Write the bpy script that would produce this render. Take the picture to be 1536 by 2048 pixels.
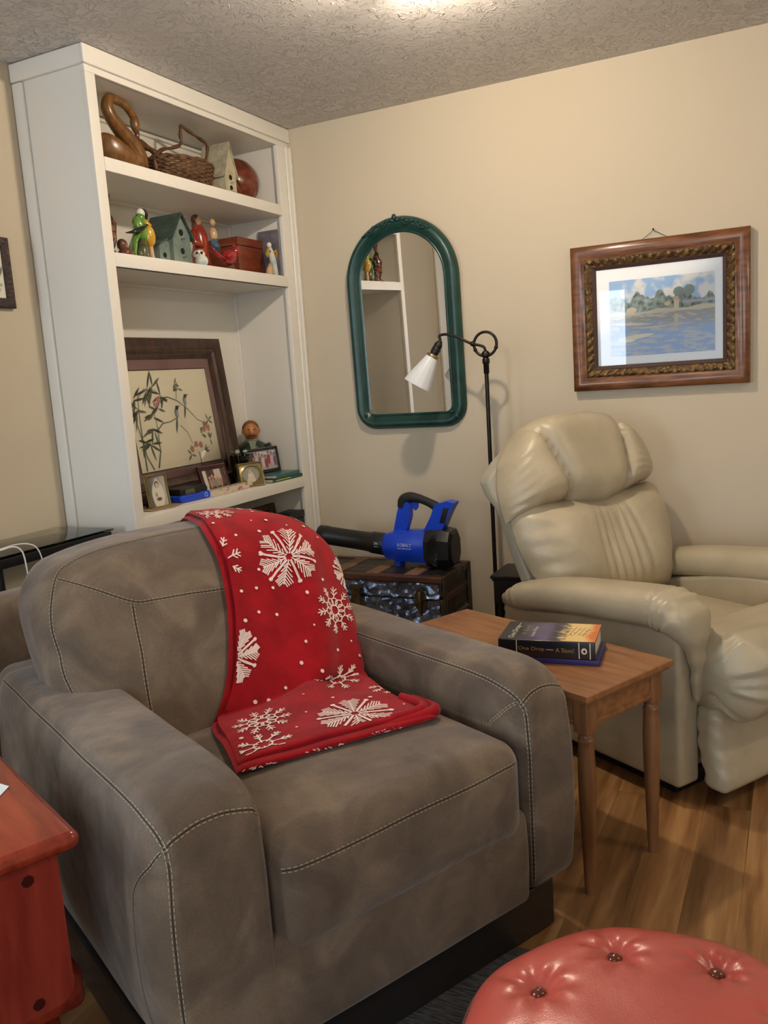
import bpy, bmesh, math, random
import numpy as np
from mathutils import Vector, Matrix, noise
from mathutils.bvhtree import BVHTree
PI = math.pi
for o in list(bpy.data.objects): bpy.data.objects.remove(o)
scene = bpy.context.scene
COL = scene.collection
R = math.radians

# ------------------------------------------------------------------ camera
CAM = (2.12, -3.528, 1.30)
cd = bpy.data.cameras.new('camera'); cam = bpy.data.objects.new('camera', cd); COL.objects.link(cam)
cd.sensor_fit = 'VERTICAL'; cd.sensor_height = 24.0; cd.sensor_width = 18.0
cd.lens = 24.0 * 1700.0 / 2048.0; cd.clip_start = 0.02; cd.clip_end = 60
yaw, pitch, roll = 0.461809, 1.413870, -0.067116
cam.matrix_world = Matrix.Translation(CAM) @ Matrix.Rotation(yaw, 4, 'Z') @ Matrix.Rotation(pitch, 4, 'X') @ Matrix.Rotation(roll, 4, 'Z')
scene.camera = cam

# ------------------------------------------------------------------ look
vs = scene.view_settings
vs.view_transform = 'Standard'; vs.look = 'None'; vs.gamma = 1.0; vs.use_curve_mapping = False
vs.exposure = 0.0

world = bpy.data.worlds.new('world'); scene.world = world; world.use_nodes = True
bg = world.node_tree.nodes['Background']
bg.inputs['Color'].default_value = (0.75, 0.87, 1.0, 1); bg.inputs['Strength'].default_value = 0.6

# ------------------------------------------------------------------ lights
def area(name, loc, target, sx, sy, power, color):
    l = bpy.data.lights.new(name, 'AREA'); l.shape = 'RECTANGLE'; l.size = sx; l.size_y = sy
    l.energy = power; l.color = color
    o = bpy.data.objects.new(name, l); COL.objects.link(o); o.location = loc
    o.rotation_euler = (Vector(target) - Vector(loc)).to_track_quat('-Z', 'Y').to_euler()
    return o
def point(name, loc, rad, power, color):
    l = bpy.data.lights.new(name, 'POINT'); l.energy = power; l.color = color; l.shadow_soft_size = rad
    o = bpy.data.objects.new(name, l); COL.objects.link(o); o.location = loc
    return o
WARM = (1.0, 0.84, 0.66)
COOL = (0.76, 0.88, 1.0)
point('ceiling_lamp_light', (1.15, -1.12, 2.387), 0.035, 56, WARM)
point('far_ceiling_lamp_light', (3.4, -1.45, 2.30), 0.04, 22, WARM)
point('rear_fill_light', (1.9, -4.6, 2.32), 0.08, 16, WARM)  # added fill from behind the camera, no lamp known there
# daylight through the openings
area('window_left_daylight', (-0.47, -3.27, 1.5), (1.5, -2.6, 1.0), 0.95, 1.2, 40, COOL)
area('window_front_daylight', (0.08, -6.35, 1.22), (-0.1, 0, 1.4), 0.64, 1.75, 62, COOL)
area('patio_door_daylight', (3.2, -6.35, 1.2), (2.2, 0, 0.9), 1.7, 2.0, 64, COOL)

# ------------------------------------------------------------------ materials
MATS = {}
def mat(name, col, rough=0.5, metal=0.0, col2=None, nscale=8.0, ndetail=4.0, bump=0.0, bscale=None, bdist=0.01,
        stretch=(1,1,1), sheen=0.0, coat=0.0, spec=0.5, rvar=0.0, ramp=(0.35, 0.65), emit=None, estr=0.0, bdetail=3.0, rot=(0,0,0), btype='NOISE'):
    if name in MATS: return MATS[name]
    m = bpy.data.materials.new(name); m.use_nodes = True; nt = m.node_tree; N = nt.nodes; L = nt.links
    b = N['Principled BSDF']
    b.inputs['Base Color'].default_value = (*col, 1); b.inputs['Roughness'].default_value = rough
    b.inputs['Metallic'].default_value = metal; b.inputs['Specular IOR Level'].default_value = spec
    if sheen: b.inputs['Sheen Weight'].default_value = sheen; b.inputs['Sheen Roughness'].default_value = 0.5
    if coat: b.inputs['Coat Weight'].default_value = coat; b.inputs['Coat Roughness'].default_value = 0.12
    if emit: b.inputs['Emission Color'].default_value = (*emit, 1); b.inputs['Emission Strength'].default_value = estr
    tc = N.new('ShaderNodeTexCoord'); mp = N.new('ShaderNodeMapping')
    mp.inputs['Scale'].default_value = stretch; mp.inputs['Rotation'].default_value = rot
    L.new(tc.outputs['Object'], mp.inputs['Vector'])
    if col2 is not None:
        n = N.new('ShaderNodeTexNoise'); n.inputs['Scale'].default_value = nscale; n.inputs['Detail'].default_value = ndetail
        L.new(mp.outputs['Vector'], n.inputs['Vector'])
        r = N.new('ShaderNodeValToRGB'); r.color_ramp.elements[0].position = ramp[0]; r.color_ramp.elements[1].position = ramp[1]
        r.color_ramp.elements[0].color = (*col, 1); r.color_ramp.elements[1].color = (*col2, 1)
        L.new(n.outputs['Fac'], r.inputs['Fac']); L.new(r.outputs['Color'], b.inputs['Base Color'])
        if rvar:
            mr = N.new('ShaderNodeMapRange'); mr.inputs['To Min'].default_value = max(0.03, rough - rvar); mr.inputs['To Max'].default_value = min(1, rough + rvar)
            mr.inputs['From Min'].default_value = 0.3; mr.inputs['From Max'].default_value = 0.7
            L.new(n.outputs['Fac'], mr.inputs['Value']); L.new(mr.outputs['Result'], b.inputs['Roughness'])
    if bump:
        if btype == 'VORONOI':
            n2 = N.new('ShaderNodeTexVoronoi'); n2.inputs['Scale'].default_value = bscale or nscale * 3; out = n2.outputs['Distance']
        else:
            n2 = N.new('ShaderNodeTexNoise'); n2.inputs['Scale'].default_value = bscale or nscale * 3; n2.inputs['Detail'].default_value = bdetail; out = n2.outputs['Fac']
        L.new(mp.outputs['Vector'], n2.inputs['Vector'])
        bp = N.new('ShaderNodeBump'); bp.inputs['Strength'].default_value = bump; bp.inputs['Distance'].default_value = bdist
        L.new(out, bp.inputs['Height']); L.new(bp.outputs['Normal'], b.inputs['Normal'])
    MATS[name] = m
    return m
def srgb(r, g, b):
    f = lambda c: (c/255/12.92) if c/255 <= 0.04045 else ((c/255+0.055)/1.055)**2.4
    return (f(r), f(g), f(b))
def paint_mat(name, rough=0.55, coat=0.0):
    m = bpy.data.materials.new(name); m.use_nodes = True; nt = m.node_tree
    b = nt.nodes['Principled BSDF']; b.inputs['Roughness'].default_value = rough
    if coat: b.inputs['Coat Weight'].default_value = coat; b.inputs['Coat Roughness'].default_value = 0.05
    a = nt.nodes.new('ShaderNodeVertexColor'); a.layer_name = 'ink'
    nt.links.new(a.outputs['Color'], b.inputs['Base Color'])
    return m
def glass_mat(name, tint=(1,1,1), refl=1.0, rough=0.0):
    m = bpy.data.materials.new(name); m.use_nodes = True; nt = m.node_tree; N = nt.nodes; L = nt.links
    for n in list(N): N.remove(n)
    o = N.new('ShaderNodeOutputMaterial'); t = N.new('ShaderNodeBsdfTransparent'); g = N.new('ShaderNodeBsdfGlossy')
    t.inputs['Color'].default_value = (*tint, 1); g.inputs['Roughness'].default_value = rough
    f = N.new('ShaderNodeFresnel'); f.inputs['IOR'].default_value = 1.5
    mx = N.new('ShaderNodeMixShader'); L.new(f.outputs['Fac'], mx.inputs['Fac'])
    L.new(t.outputs['BSDF'], mx.inputs[1]); L.new(g.outputs['BSDF'], mx.inputs[2]); L.new(mx.outputs['Shader'], o.inputs['Surface'])
    return m

def wood(name, c1, c2, rough=0.4, stretch=(1, 1, 12), scale=6.0, coat=0.0, bump=0.08, rot=(0,0,0)):
    return mat(name, c1, rough, col2=c2, nscale=scale, ndetail=6, stretch=stretch, bump=bump, bscale=scale*3, bdist=0.002, coat=coat, rot=rot, ramp=(0.3, 0.7))

M_wall = mat('wall_paint', srgb(197,184,160), 0.75, bump=0.12, bscale=260, bdist=0.0015, spec=0.3)
M_white = mat('white_paint', srgb(232,228,218), 0.38, bump=0.03, bscale=60, bdist=0.001)
M_ceil = None
M_black = mat('black_metal', (0.012,0.011,0.011), 0.38, metal=0.3)
M_bronze = mat('bronzed_metal', (0.035,0.025,0.02), 0.36, metal=0.8, col2=(0.02,0.016,0.014), nscale=30)
M_suede = None

# ------------------------------------------------------------------ mesh builder
def clampf(x, a, b): return a if x < a else b if x > b else x
def sm(a, b, x):
    t = clampf((x-a)/(b-a), 0, 1); return t*t*(3-2*t)
def lerp(a, b, t): return a + (b-a)*t
class MB:
    def __init__(s): s.v = []; s.f = []; s.m = []; s.M = Matrix.Identity(4); s.fn = None; s.mi = 0
    def at(s, M): s.M = M; return s
    def add(s, vs_, fs, mi=None, fn=None):
        o = len(s.v); mi = s.mi if mi is None else mi
        for p in vs_:
            q = Vector(p)
            if fn: q = Vector(fn(q))
            s.v.append(s.M @ q)
        for f in fs: s.f.append(tuple(i + o for i in f)); s.m.append(mi)
        return s
    def box(s, x0, x1, y0, y1, z0, z1, mi=None, r=0.0, seg=2, n=1, fn=None):
        c = Vector(((x0+x1)/2, (y0+y1)/2, (z0+z1)/2)); h = ((x1-x0)/2, (y1-y0)/2, (z1-z0)/2)
        if not isinstance(r, (tuple, list)) and r <= 0 and not fn and n == 1:
            vv = [(a, b_, c_) for c_ in (z0, z1) for b_ in (y0, y1) for a in (x0, x1)]
            return s.add(vv, [(0,2,3,1),(4,5,7,6),(0,1,5,4),(2,6,7,3),(0,4,6,2),(1,3,7,5)], mi)
        if isinstance(n, int): n = (n, n, n)
        rr = r if isinstance(r, (tuple, list)) else (min(r, h[0]*0.999), min(r, h[1]*0.999), min(r, h[2]*0.999))
        co = []
        for k in range(3):
            a = [-h[k] + rr[k]*(1 - math.tan(PI/4*(1 - i/seg))) for i in range(seg)] if rr[k] > 0 else []
            mid = [lerp(-h[k]+rr[k], h[k]-rr[k], i/n[k]) for i in range(n[k]+1)]
            co.append(a + mid + [-q for q in reversed(a)])
        idx = {}; vv = []; ff = []
        def vid(p):
            key = (round(p[0], 6), round(p[1], 6), round(p[2], 6))
            if key not in idx:
                inner = [clampf(p[k], -h[k]+rr[k], h[k]-rr[k]) for k in range(3)]
                d = [(p[k]-inner[k])/rr[k] if rr[k] > 0 else 0 for k in range(3)]
                l = math.sqrt(sum(t*t for t in d))
                if l > 1e-9: d = [t/l for t in d]
                idx[key] = len(vv); vv.append(c + Vector([inner[k] + d[k]*rr[k] for k in range(3)]))
            return idx[key]
        for k in range(3):
            a, b_ = (k+1) % 3, (k+2) % 3
            for sgn in (-1, 1):
                A, B = co[a], co[b_]
                for i in range(len(A)-1):
                    for j in range(len(B)-1):
                        q = []
                        for (u, w) in ((A[i],B[j]),(A[i+1],B[j]),(A[i+1],B[j+1]),(A[i],B[j+1])):
                            p = [0,0,0]; p[k] = sgn*h[k]; p[a] = u; p[b_] = w; q.append(vid(p))
                        if len(set(q)) < 3: continue
                        ff.append(tuple(q) if sgn > 0 else tuple(reversed(q)))
        return s.add(vv, ff, mi, fn)
    def rings(s, rings_, mi=None, closed=False, cap=True, fn=None):
        n = len(rings_[0]); vv = [p for r_ in rings_ for p in r_]; ff = []
        m = len(rings_)
        for i in range(m if closed else m-1):
            a = i*n; b_ = ((i+1) % m)*n
            for j in range(n): ff.append((a+j, a+(j+1) % n, b_+(j+1) % n, b_+j))
        if cap and not closed:
            ff.append(tuple(reversed(range(n)))); ff.append(tuple(range((m-1)*n, m*n)))
        return s.add(vv, ff, mi, fn)
    def tube(s, pts, rad, seg=8, mi=None, closed=False, cap=True, fn=None, flat=None):
        pts = [Vector(p) for p in pts]; n = len(pts)
        rad = rad if isinstance(rad, (list, tuple)) else [rad]*n
        prev = None; rr = []
        for i in range(n):
            if closed: t = pts[(i+1) % n] - pts[i-1]
            else: t = pts[min(i+1, n-1)] - pts[max(i-1, 0)]
            t = t.normalized() if t.length > 1e-9 else Vector((0,0,1))
            if prev is None:
                u = t.cross(Vector((0,0,1)))
                if u.length < 0.05: u = t.cross(Vector((1,0,0)))
            else: u = prev - t*prev.dot(t)
            u.normalize(); prev = u; w = t.cross(u)
            fl = flat if flat else 1.0
            rr.append([pts[i] + u*math.cos(2*PI*k/seg)*rad[i] + w*math.sin(2*PI*k/seg)*rad[i]*fl for k in range(seg)])
        return s.rings(rr, mi, closed, cap, fn)
    def loft(s, secs, seg=20, mi=None, p=2.4, fn=None):
        # secs: (center, U halfvector, V halfvector)
        rr = []
        for c, U, V in secs:
            c = Vector(c); U = Vector(U); V = Vector(V); r_ = []
            for k in range(seg):
                a = 2*PI*k/seg; x = math.cos(a); y = math.sin(a)
                r_.append(c + U*math.copysign(abs(x)**(2/p), x) + V*math.copysign(abs(y)**(2/p), y))
            rr.append(r_)
        return s.rings(rr, mi, fn=fn)
    def lathe(s, prof, seg=24, mi=None, base=(0,0,0), axis=None, fn=None, cap=True):
        Q = Matrix.Identity(3)
        if axis: Q = Vector((0,0,1)).rotation_difference(Vector(axis)).to_matrix()
        base = Vector(base)
        rr = [[base + Q @ Vector((r_*math.cos(2*PI*k/seg), r_*math.sin(2*PI*k/seg), z)) for k in range(seg)] for r_, z in prof]
        return s.rings(rr, mi, cap=cap, fn=fn)
    def cyl(s, a, b_, r0, r1=None, seg=16, mi=None): return s.tube([a, b_], [r0, r0 if r1 is None else r1], seg, mi)
    def ell(s, c, r_, seg=16, rings_=10, mi=None, rot=None, fn=None):
        c = Vector(c); r_ = (r_,)*3 if isinstance(r_, (int, float)) else r_
        Q = rot.to_matrix() if rot is not None and hasattr(rot, 'to_matrix') else (rot or Matrix.Identity(3))
        rr = []
        for i in range(rings_+1):
            th = PI*(0.02 + 0.96*i/rings_) - PI/2
            rr.append([c + Q @ Vector((r_[0]*math.cos(th)*math.cos(2*PI*k/seg), r_[1]*math.cos(th)*math.sin(2*PI*k/seg), r_[2]*math.sin(th))) for k in range(seg)])
        return s.rings(rr, mi, fn=fn)
    def prism(s, poly, h, mi=None, P=None):
        # poly in 2D, P maps (x,y,h)->3D
        P = P or (lambda x, y, z: (x, y, z)); n = len(poly)
        vv = [P(x, y, 0) for x, y in poly] + [P(x, y, h) for x, y in poly]
        ff = [tuple(reversed(range(n))), tuple(range(n, 2*n))] + [(i, (i+1) % n, n+(i+1) % n, n+i) for i in range(n)]
        return s.add(vv, ff, mi)
    def grid(s, nu, nv, fn, mi=None):
        vv = [fn(i/nu, j/nv) for j in range(nv+1) for i in range(nu+1)]
        ff = [(j*(nu+1)+i, j*(nu+1)+i+1, (j+1)*(nu+1)+i+1, (j+1)*(nu+1)+i) for j in range(nv) for i in range(nu)]
        return s.add(vv, ff, mi)
    def ribbon(s, pts, nrm, w, mi=None):
        pts = [Vector(p) for p in pts]; n = len(pts)
        if n < 2: return s
        vv = []
        for i in range(n):
            t = (pts[min(i+1, n-1)] - pts[max(i-1, 0)])
            nn = Vector(nrm[i]) if isinstance(nrm, list) else Vector(nrm)
            d = nn.cross(t)
            if d.length < 1e-9: d = Vector((1,0,0))
            d.normalize(); vv += [pts[i] - d*w/2, pts[i] + d*w/2]
        return s.add(vv, [(2*i, 2*i+2, 2*i+3, 2*i+1) for i in range(n-1)], mi)
    def mesh(s, name, mats, smooth=None):
        me = bpy.data.meshes.new(name)
        me.from_pydata([tuple(v) for v in s.v], [], s.f)
        for m in (mats if isinstance(mats, (list, tuple)) else [mats]): me.materials.append(m)
        me.polygons.foreach_set('material_index', s.m)
        bm = bmesh.new(); bm.from_mesh(me); bmesh.ops.recalc_face_normals(bm, faces=bm.faces); bm.to_mesh(me); bm.free()
        if smooth is not None:
            me.polygons.foreach_set('use_smooth', [True]*len(me.polygons))
            if smooth < 179: me.set_sharp_from_angle(angle=R(smooth))
        me.update()
        return me
    def build(s, name, mats, parent=None, smooth=35, label=None):
        o = bpy.data.objects.new(name, s.mesh(name, mats, smooth)); COL.objects.link(o)
        if parent: o.parent = parent
        if label: o['label'] = label
        return o
def tag(o, label, cat, group=None, kind=None):
    o['label'] = label; o['category'] = cat
    if group: o['group'] = group
    if kind: o['kind'] = kind
    return o
def thing(name, label, cat, loc=(0,0,0), rz=0.0, group=None):
    o = bpy.data.objects.new(name, None); COL.objects.link(o); o.location = loc; o.rotation_euler = (0, 0, rz)
    o.empty_display_size = 0.05
    return tag(o, label, cat, group)
def struct(name, mb, m, parent=None, smooth=35):
    o = mb.build(name, m, parent, smooth)
    if not parent: o['kind'] = 'structure'
    return o
def Tm(x=0, y=0, z=0, rz=0, ry=0, rx=0, s=1):
    return Matrix.Translation((x,y,z)) @ Matrix.Rotation(rz,4,'Z') @ Matrix.Rotation(ry,4,'Y') @ Matrix.Rotation(rx,4,'X') @ Matrix.Scale(s,4)
def catmull(P, n=8):
    P = [Vector(p) for p in P]; out = []
    for i in range(len(P)-1):
        p0 = P[max(i-1,0)]; p1 = P[i]; p2 = P[i+1]; p3 = P[min(i+2,len(P)-1)]
        for k in range(n):
            t = k/n
            out.append(0.5*((2*p1) + (-p0+p2)*t + (2*p0-5*p1+4*p2-p3)*t*t + (-p0+3*p1-3*p2+p3)*t**3))
    out.append(P[-1]); return out
def text_into(mb, s, width, M, mi=None, height=None):
    cu = bpy.data.curves.new('tmp', 'FONT'); cu.body = s; cu.size = 1; cu.align_x = 'CENTER'; cu.align_y = 'CENTER'; cu.resolution_u = 3
    o = bpy.data.objects.new('tmp', cu); COL.objects.link(o); bpy.context.view_layer.update()
    me = bpy.data.meshes.new_from_object(o.evaluated_get(bpy.context.evaluated_depsgraph_get()))
    co = [v.co.copy() for v in me.vertices]; fs = [tuple(p.vertices) for p in me.polygons]
    bpy.data.objects.remove(o); bpy.data.curves.remove(cu); bpy.data.meshes.remove(me)
    if not co: return
    x0 = min(c.x for c in co); x1 = max(c.x for c in co); y0 = min(c.y for c in co); y1 = max(c.y for c in co)
    k = width/(x1-x0); ky = k if height is None else height/(y1-y0)
    mb.add([M @ Vector(((c.x-(x0+x1)/2)*k, (c.y-(y0+y1)/2)*ky, 0)) for c in co], fs, mi)
# painted flat sheets: colours are ink printed on the sheet
def raster(nx, ny, W, H, bgc, shapes):
    X, Y = np.meshgrid(np.linspace(0, W, nx+1), np.linspace(0, H, ny+1))
    img = np.zeros((ny+1, nx+1, 3)); img[:] = bgc(X, Y) if callable(bgc) else np.array(bgc)
    for sh in shapes:
        k = sh[0]; col = np.array(sh[-1])
        if k == 'seg':
            _, x0, y0, x1, y1, r0, r1, _c = sh
            dx, dy = x1-x0, y1-y0; t = np.clip(((X-x0)*dx+(Y-y0)*dy)/(dx*dx+dy*dy+1e-12), 0, 1)
            d = np.hypot(X-(x0+t*dx), Y-(y0+t*dy)); a = np.clip(((r0+(r1-r0)*t)-d)/(W/nx)+0.5, 0, 1)
        elif k == 'leaf':
            _, x0, y0, x1, y1, r, _c = sh
            dx, dy = x1-x0, y1-y0; t = ((X-x0)*dx+(Y-y0)*dy)/(dx*dx+dy*dy+1e-12); tc = np.clip(t, 0, 1)
            d = np.hypot(X-(x0+tc*dx), Y-(y0+tc*dy)); a = np.clip((r*np.sin(PI*np.clip(tc, 0.02, 0.98))**0.8-d)/(W/nx)+0.5, 0, 1)*((t > 0) & (t < 1))
        elif k == 'ell':
            _, cx, cy, rx, ry, _c = sh
            d = np.hypot((X-cx)/rx, (Y-cy)/ry); a = np.clip((1-d)*min(rx, ry)/(W/nx)+0.5, 0, 1)
        elif k == 'rect':
            _, x0, x1, y0, y1, _c = sh
            a = ((X >= x0) & (X <= x1) & (Y >= y0) & (Y <= y1)).astype(float)
        img = img*(1-a[..., None]) + col*a[..., None]
    return img
def sheet(name, img, P, m, parent=None, thick=0.0):
    ny, nx = img.shape[0]-1, img.shape[1]-1
    me = bpy.data.meshes.new(name)
    vv = [tuple(P(i/nx, j/ny)) for j in range(ny+1) for i in range(nx+1)]
    ff = [(j*(nx+1)+i, j*(nx+1)+i+1, (j+1)*(nx+1)+i+1, (j+1)*(nx+1)+i) for j in range(ny) for i in range(nx)]
    me.from_pydata(vv, [], ff); me.materials.append(m)
    ca = me.color_attributes.new('ink', 'FLOAT_COLOR', 'POINT')
    c4 = np.ones(((nx+1)*(ny+1), 4), dtype=np.float32); c4[:, :3] = np.clip(img, 0, 1).reshape(-1, 3)
    ca.data.foreach_set('color', c4.ravel()); me.update()
    o = bpy.data.objects.new(name, me); COL.objects.link(o)
    if parent: o.parent = parent
    return o
def npnoise(X, Y, sc, seed=0, octv=3):
    out = np.zeros_like(X)
    f = np.vectorize(lambda a, b_: noise.fractal(Vector((a*sc, b_*sc, seed*7.3)), 1.0, 2.0, octv))
    return f(X, Y)

# ------------------------------------------------------------------ room shell
XL, XR, YF, ZC = -0.33, 4.4, -6.2, 2.44
def floor_mat():
    m = bpy.data.materials.new('plank_floor'); m.use_nodes = True; nt = m.node_tree; N = nt.nodes; L = nt.links; b = N['Principled BSDF']
    tc = N.new('ShaderNodeTexCoord'); mp = N.new('ShaderNodeMapping'); mp.inputs['Rotation'].default_value = (0, 0, R(90)); L.new(tc.outputs['Object'], mp.inputs['Vector'])
    br = N.new('ShaderNodeTexBrick'); br.offset = 0.37; br.inputs['Scale'].default_value = 1.0
    br.inputs['Brick Width'].default_value = 1.05; br.inputs['Row Height'].default_value = 0.125; br.inputs['Mortar Size'].default_value = 0.0012
    br.inputs['Color1'].default_value = (0.0,0,0,1); br.inputs['Color2'].default_value = (1,1,1,1); br.inputs['Mortar'].default_value = (0.3,0.3,0.3,1)
    L.new(mp.outputs['Vector'], br.inputs['Vector'])
    mp2 = N.new('ShaderNodeMapping'); mp2.inputs['Scale'].default_value = (9, 0.8, 1); L.new(tc.outputs['Object'], mp2.inputs['Vector'])
    sep = N.new('ShaderNodeMath'); sep.operation = 'MULTIPLY'; sep.inputs[1].default_value = 37.0; L.new(br.outputs['Color'], sep.inputs[0])
    n = N.new('ShaderNodeTexNoise'); n.noise_dimensions = '4D'; n.inputs['Scale'].default_value = 2.6; n.inputs['Detail'].default_value = 7; n.inputs['Distortion'].default_value = 0.6
    L.new(mp2.outputs['Vector'], n.inputs['Vector']); L.new(sep.outputs[0], n.inputs['W'])
    r = N.new('ShaderNodeValToRGB'); e = r.color_ramp.elements
    e[0].position = 0.30; e[0].color = (*srgb(96,66,38),1); e[1].position = 0.72; e[1].color = (*srgb(190,148,98),1)
    x = e.new(0.5); x.color = (*srgb(150,108,66),1)
    L.new(n.outputs['Fac'], r.inputs['Fac'])
    hs = N.new('ShaderNodeHueSaturation'); mr = N.new('ShaderNodeMapRange'); mr.inputs['To Min'].default_value = 0.62; mr.inputs['To Max'].default_value = 1.15
    L.new(br.outputs['Color'], mr.inputs['Value']); L.new(mr.outputs['Result'], hs.inputs['Value']); L.new(r.outputs['Color'], hs.inputs['Color'])
    L.new(hs.outputs['Color'], b.inputs['Base Color']); b.inputs['Roughness'].default_value = 0.32
    bp = N.new('ShaderNodeBump'); bp.inputs['Strength'].default_value = 0.15; bp.inputs['Distance'].default_value = 0.001; L.new(n.outputs['Fac'], bp.inputs['Height']); L.new(bp.outputs['Normal'], b.inputs['Normal'])
    return m
def ceil_mat():
    m = bpy.data.materials.new('stomped_ceiling'); m.use_nodes = True; nt = m.node_tree; N = nt.nodes; L = nt.links; b = N['Principled BSDF']
    b.inputs['Base Color'].default_value = (*srgb(206,202,198), 1); b.inputs['Roughness'].default_value = 0.55
    tc = N.new('ShaderNodeTexCoord')
    n0 = N.new('ShaderNodeTexNoise'); n0.inputs['Scale'].default_value = 9; n0.inputs['Detail'].default_value = 2; L.new(tc.outputs['Object'], n0.inputs['Vector'])
    mx = N.new('ShaderNodeMix'); mx.data_type = 'VECTOR'; mx.inputs['Factor'].default_value = 0.12
    L.new(tc.outputs['Object'], mx.inputs['A']); L.new(n0.outputs['Color'], mx.inputs['B'])
    v = N.new('ShaderNodeTexNoise'); v.inputs['Scale'].default_value = 26; v.inputs['Detail'].default_value = 4; v.inputs['Distortion'].default_value = 3.0; L.new(mx.outputs['Result'], v.inputs['Vector'])
    r = N.new('ShaderNodeValToRGB'); r.color_ramp.elements[0].position = 0.52; r.color_ramp.elements[1].position = 0.66; L.new(v.outputs['Fac'], r.inputs['Fac'])
    bp = N.new('ShaderNodeBump'); bp.inputs['Strength'].default_value = 0.9; bp.inputs['Distance'].default_value = 0.006
    L.new(r.outputs['Color'], bp.inputs['Height']); L.new(bp.outputs['Normal'], b.inputs['Normal'])
    return m
M_floor = floor_mat(); M_ceil = ceil_mat()
M_pane = glass_mat('window_glass')
mb = MB(); mb.box(XL-0.12, XR+0.12, YF-0.12, 0.12, -0.06, 0); struct('floor', mb, M_floor)
mb = MB(); mb.box(XL-0.12, XR+0.12, YF-0.12, 0.12, ZC, ZC+0.06); struct('ceiling', mb, M_ceil)
mb = MB(); mb.box(XL-0.12, XR+0.12, 0, 0.12, 0, ZC); struct('wall_back', mb, M_wall)
mb = MB(); mb.box(XR, XR+0.12, YF, 0, 0, ZC); struct('wall_right', mb, M_wall)
def wall_open(name, axis, c0, c1, a0, a1, ops):
    mb = MB(); cur = a0
    def bx(u0, u1, z0, z1):
        if axis == 'x': mb.box(c0, c1, u0, u1, z0, z1)
        else: mb.box(u0, u1, c0, c1, z0, z1)
    for (u0, u1, z0, z1) in ops:
        bx(cur, u0, 0, ZC)
        if z0 > 0: bx(u0, u1, 0, z0)
        bx(u0, u1, z1, ZC); cur = u1
    bx(cur, a1, 0, ZC); struct(name, mb, M_wall)
W1 = (-3.78, -2.76, 0.80, 2.12); W2 = (-0.26, 0.42, 0.35, 2.12); D1 = (2.3, 4.1, 0.0, 2.1)
wall_open('wall_left', 'x', XL-0.12, XL, YF, 0, [W1])
wall_open('wall_front', 'y', YF-0.12, YF, XL, XR, [W2, D1])
def opening(name, axis, c, inward, op, mull, casing=0.1):
    u0, u1, z0, z1 = op; mb = MB(); s_ = inward
    def bx(m_, a, b_, z_0, z_1, d0, d1, r=0.004):
        lo, hi = sorted((c + d0*s_, c + d1*s_))
        if axis == 'x': m_.box(lo, hi, a, b_, z_0, z_1, r=r)
        else: m_.box(a, b_, lo, hi, z_0, z_1, r=r)
    fl = z0 <= 0.01
    for (a, b_) in ((u0-casing, u0), (u1, u1+casing)):
        bx(mb, a, b_, 0 if fl else z0-casing, z1+casing, 0.001, 0.018)
        bx(mb, a+0.012 if a < u0 else a+0.06, a+0.04 if a < u0 else a+0.088, 0 if fl else z0-casing, z1+casing, 0.018, 0.028)
    bx(mb, u0-casing, u1+casing, z1, z1+casing, 0.001, 0.02)
    if not fl: bx(mb, u0-casing, u1+casing, z0-casing, z0, 0.001, 0.02); bx(mb, u0-casing-0.02, u1+casing+0.02, z0-0.012, z0+0.012, 0.0, 0.06)
    o = struct(name, mb, M_white)
    fr = MB()
    for (a, b_, p, q) in ((u0, u0+0.045, z0, z1), (u1-0.045, u1, z0, z1), (u0, u1, z0, z0+0.05), (u0, u1, z1-0.05, z1)): bx(fr, a, b_, p, q, -0.08, -0.03)
    for k in range(1, mull): bx(fr, lerp(u0,u1,k/mull)-0.02, lerp(u0,u1,k/mull)+0.02, z0, z1, -0.075, -0.035)
    if not fl: bx(fr, u0, u1, (z0+z1)/2-0.02, (z0+z1)/2+0.02, -0.075, -0.035)
    f = fr.build('sash', M_white, o); gp = MB(); bx(gp, u0+0.02, u1-0.02, z0+0.02, z1-0.02, -0.058, -0.053, r=0)
    gp.build('pane', M_pane, f)
opening('window_1', 'x', XL, 1, W1, 1, 0.2)
opening('window_2', 'y', YF, 1, W2, 2)
opening('door_1', 'y', YF, 1, D1, 2)
for nm, bb in (('baseboard_back', (0.0, XR, -0.014, 0)), ('baseboard_right', (XR-0.014, XR, YF, 0)), ('baseboard_left', (XL, XL+0.014, YF, -1.25))):
    mb = MB(); mb.box(*bb, 0, 0.09, r=0.004); struct(nm, mb, M_white)
# switch plate seen in the mirror
t = thing('light_switch', 'small cream light switch plate on the left wall beside the white window casing', 'light switch', (XL, -1.93, 1.42))
mb = MB(); mb.box(0.001, 0.007, -0.037, 0.037, -0.058, 0.058, r=0.003); mb.build('cover_plate', mat('cream_plastic', srgb(225,215,190), 0.35), t)
mb = MB(); mb.box(0.006, 0.016, -0.006, 0.006, -0.012, 0.012, r=0.002); mb.build('toggle', MATS['cream_plastic'], t)

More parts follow.
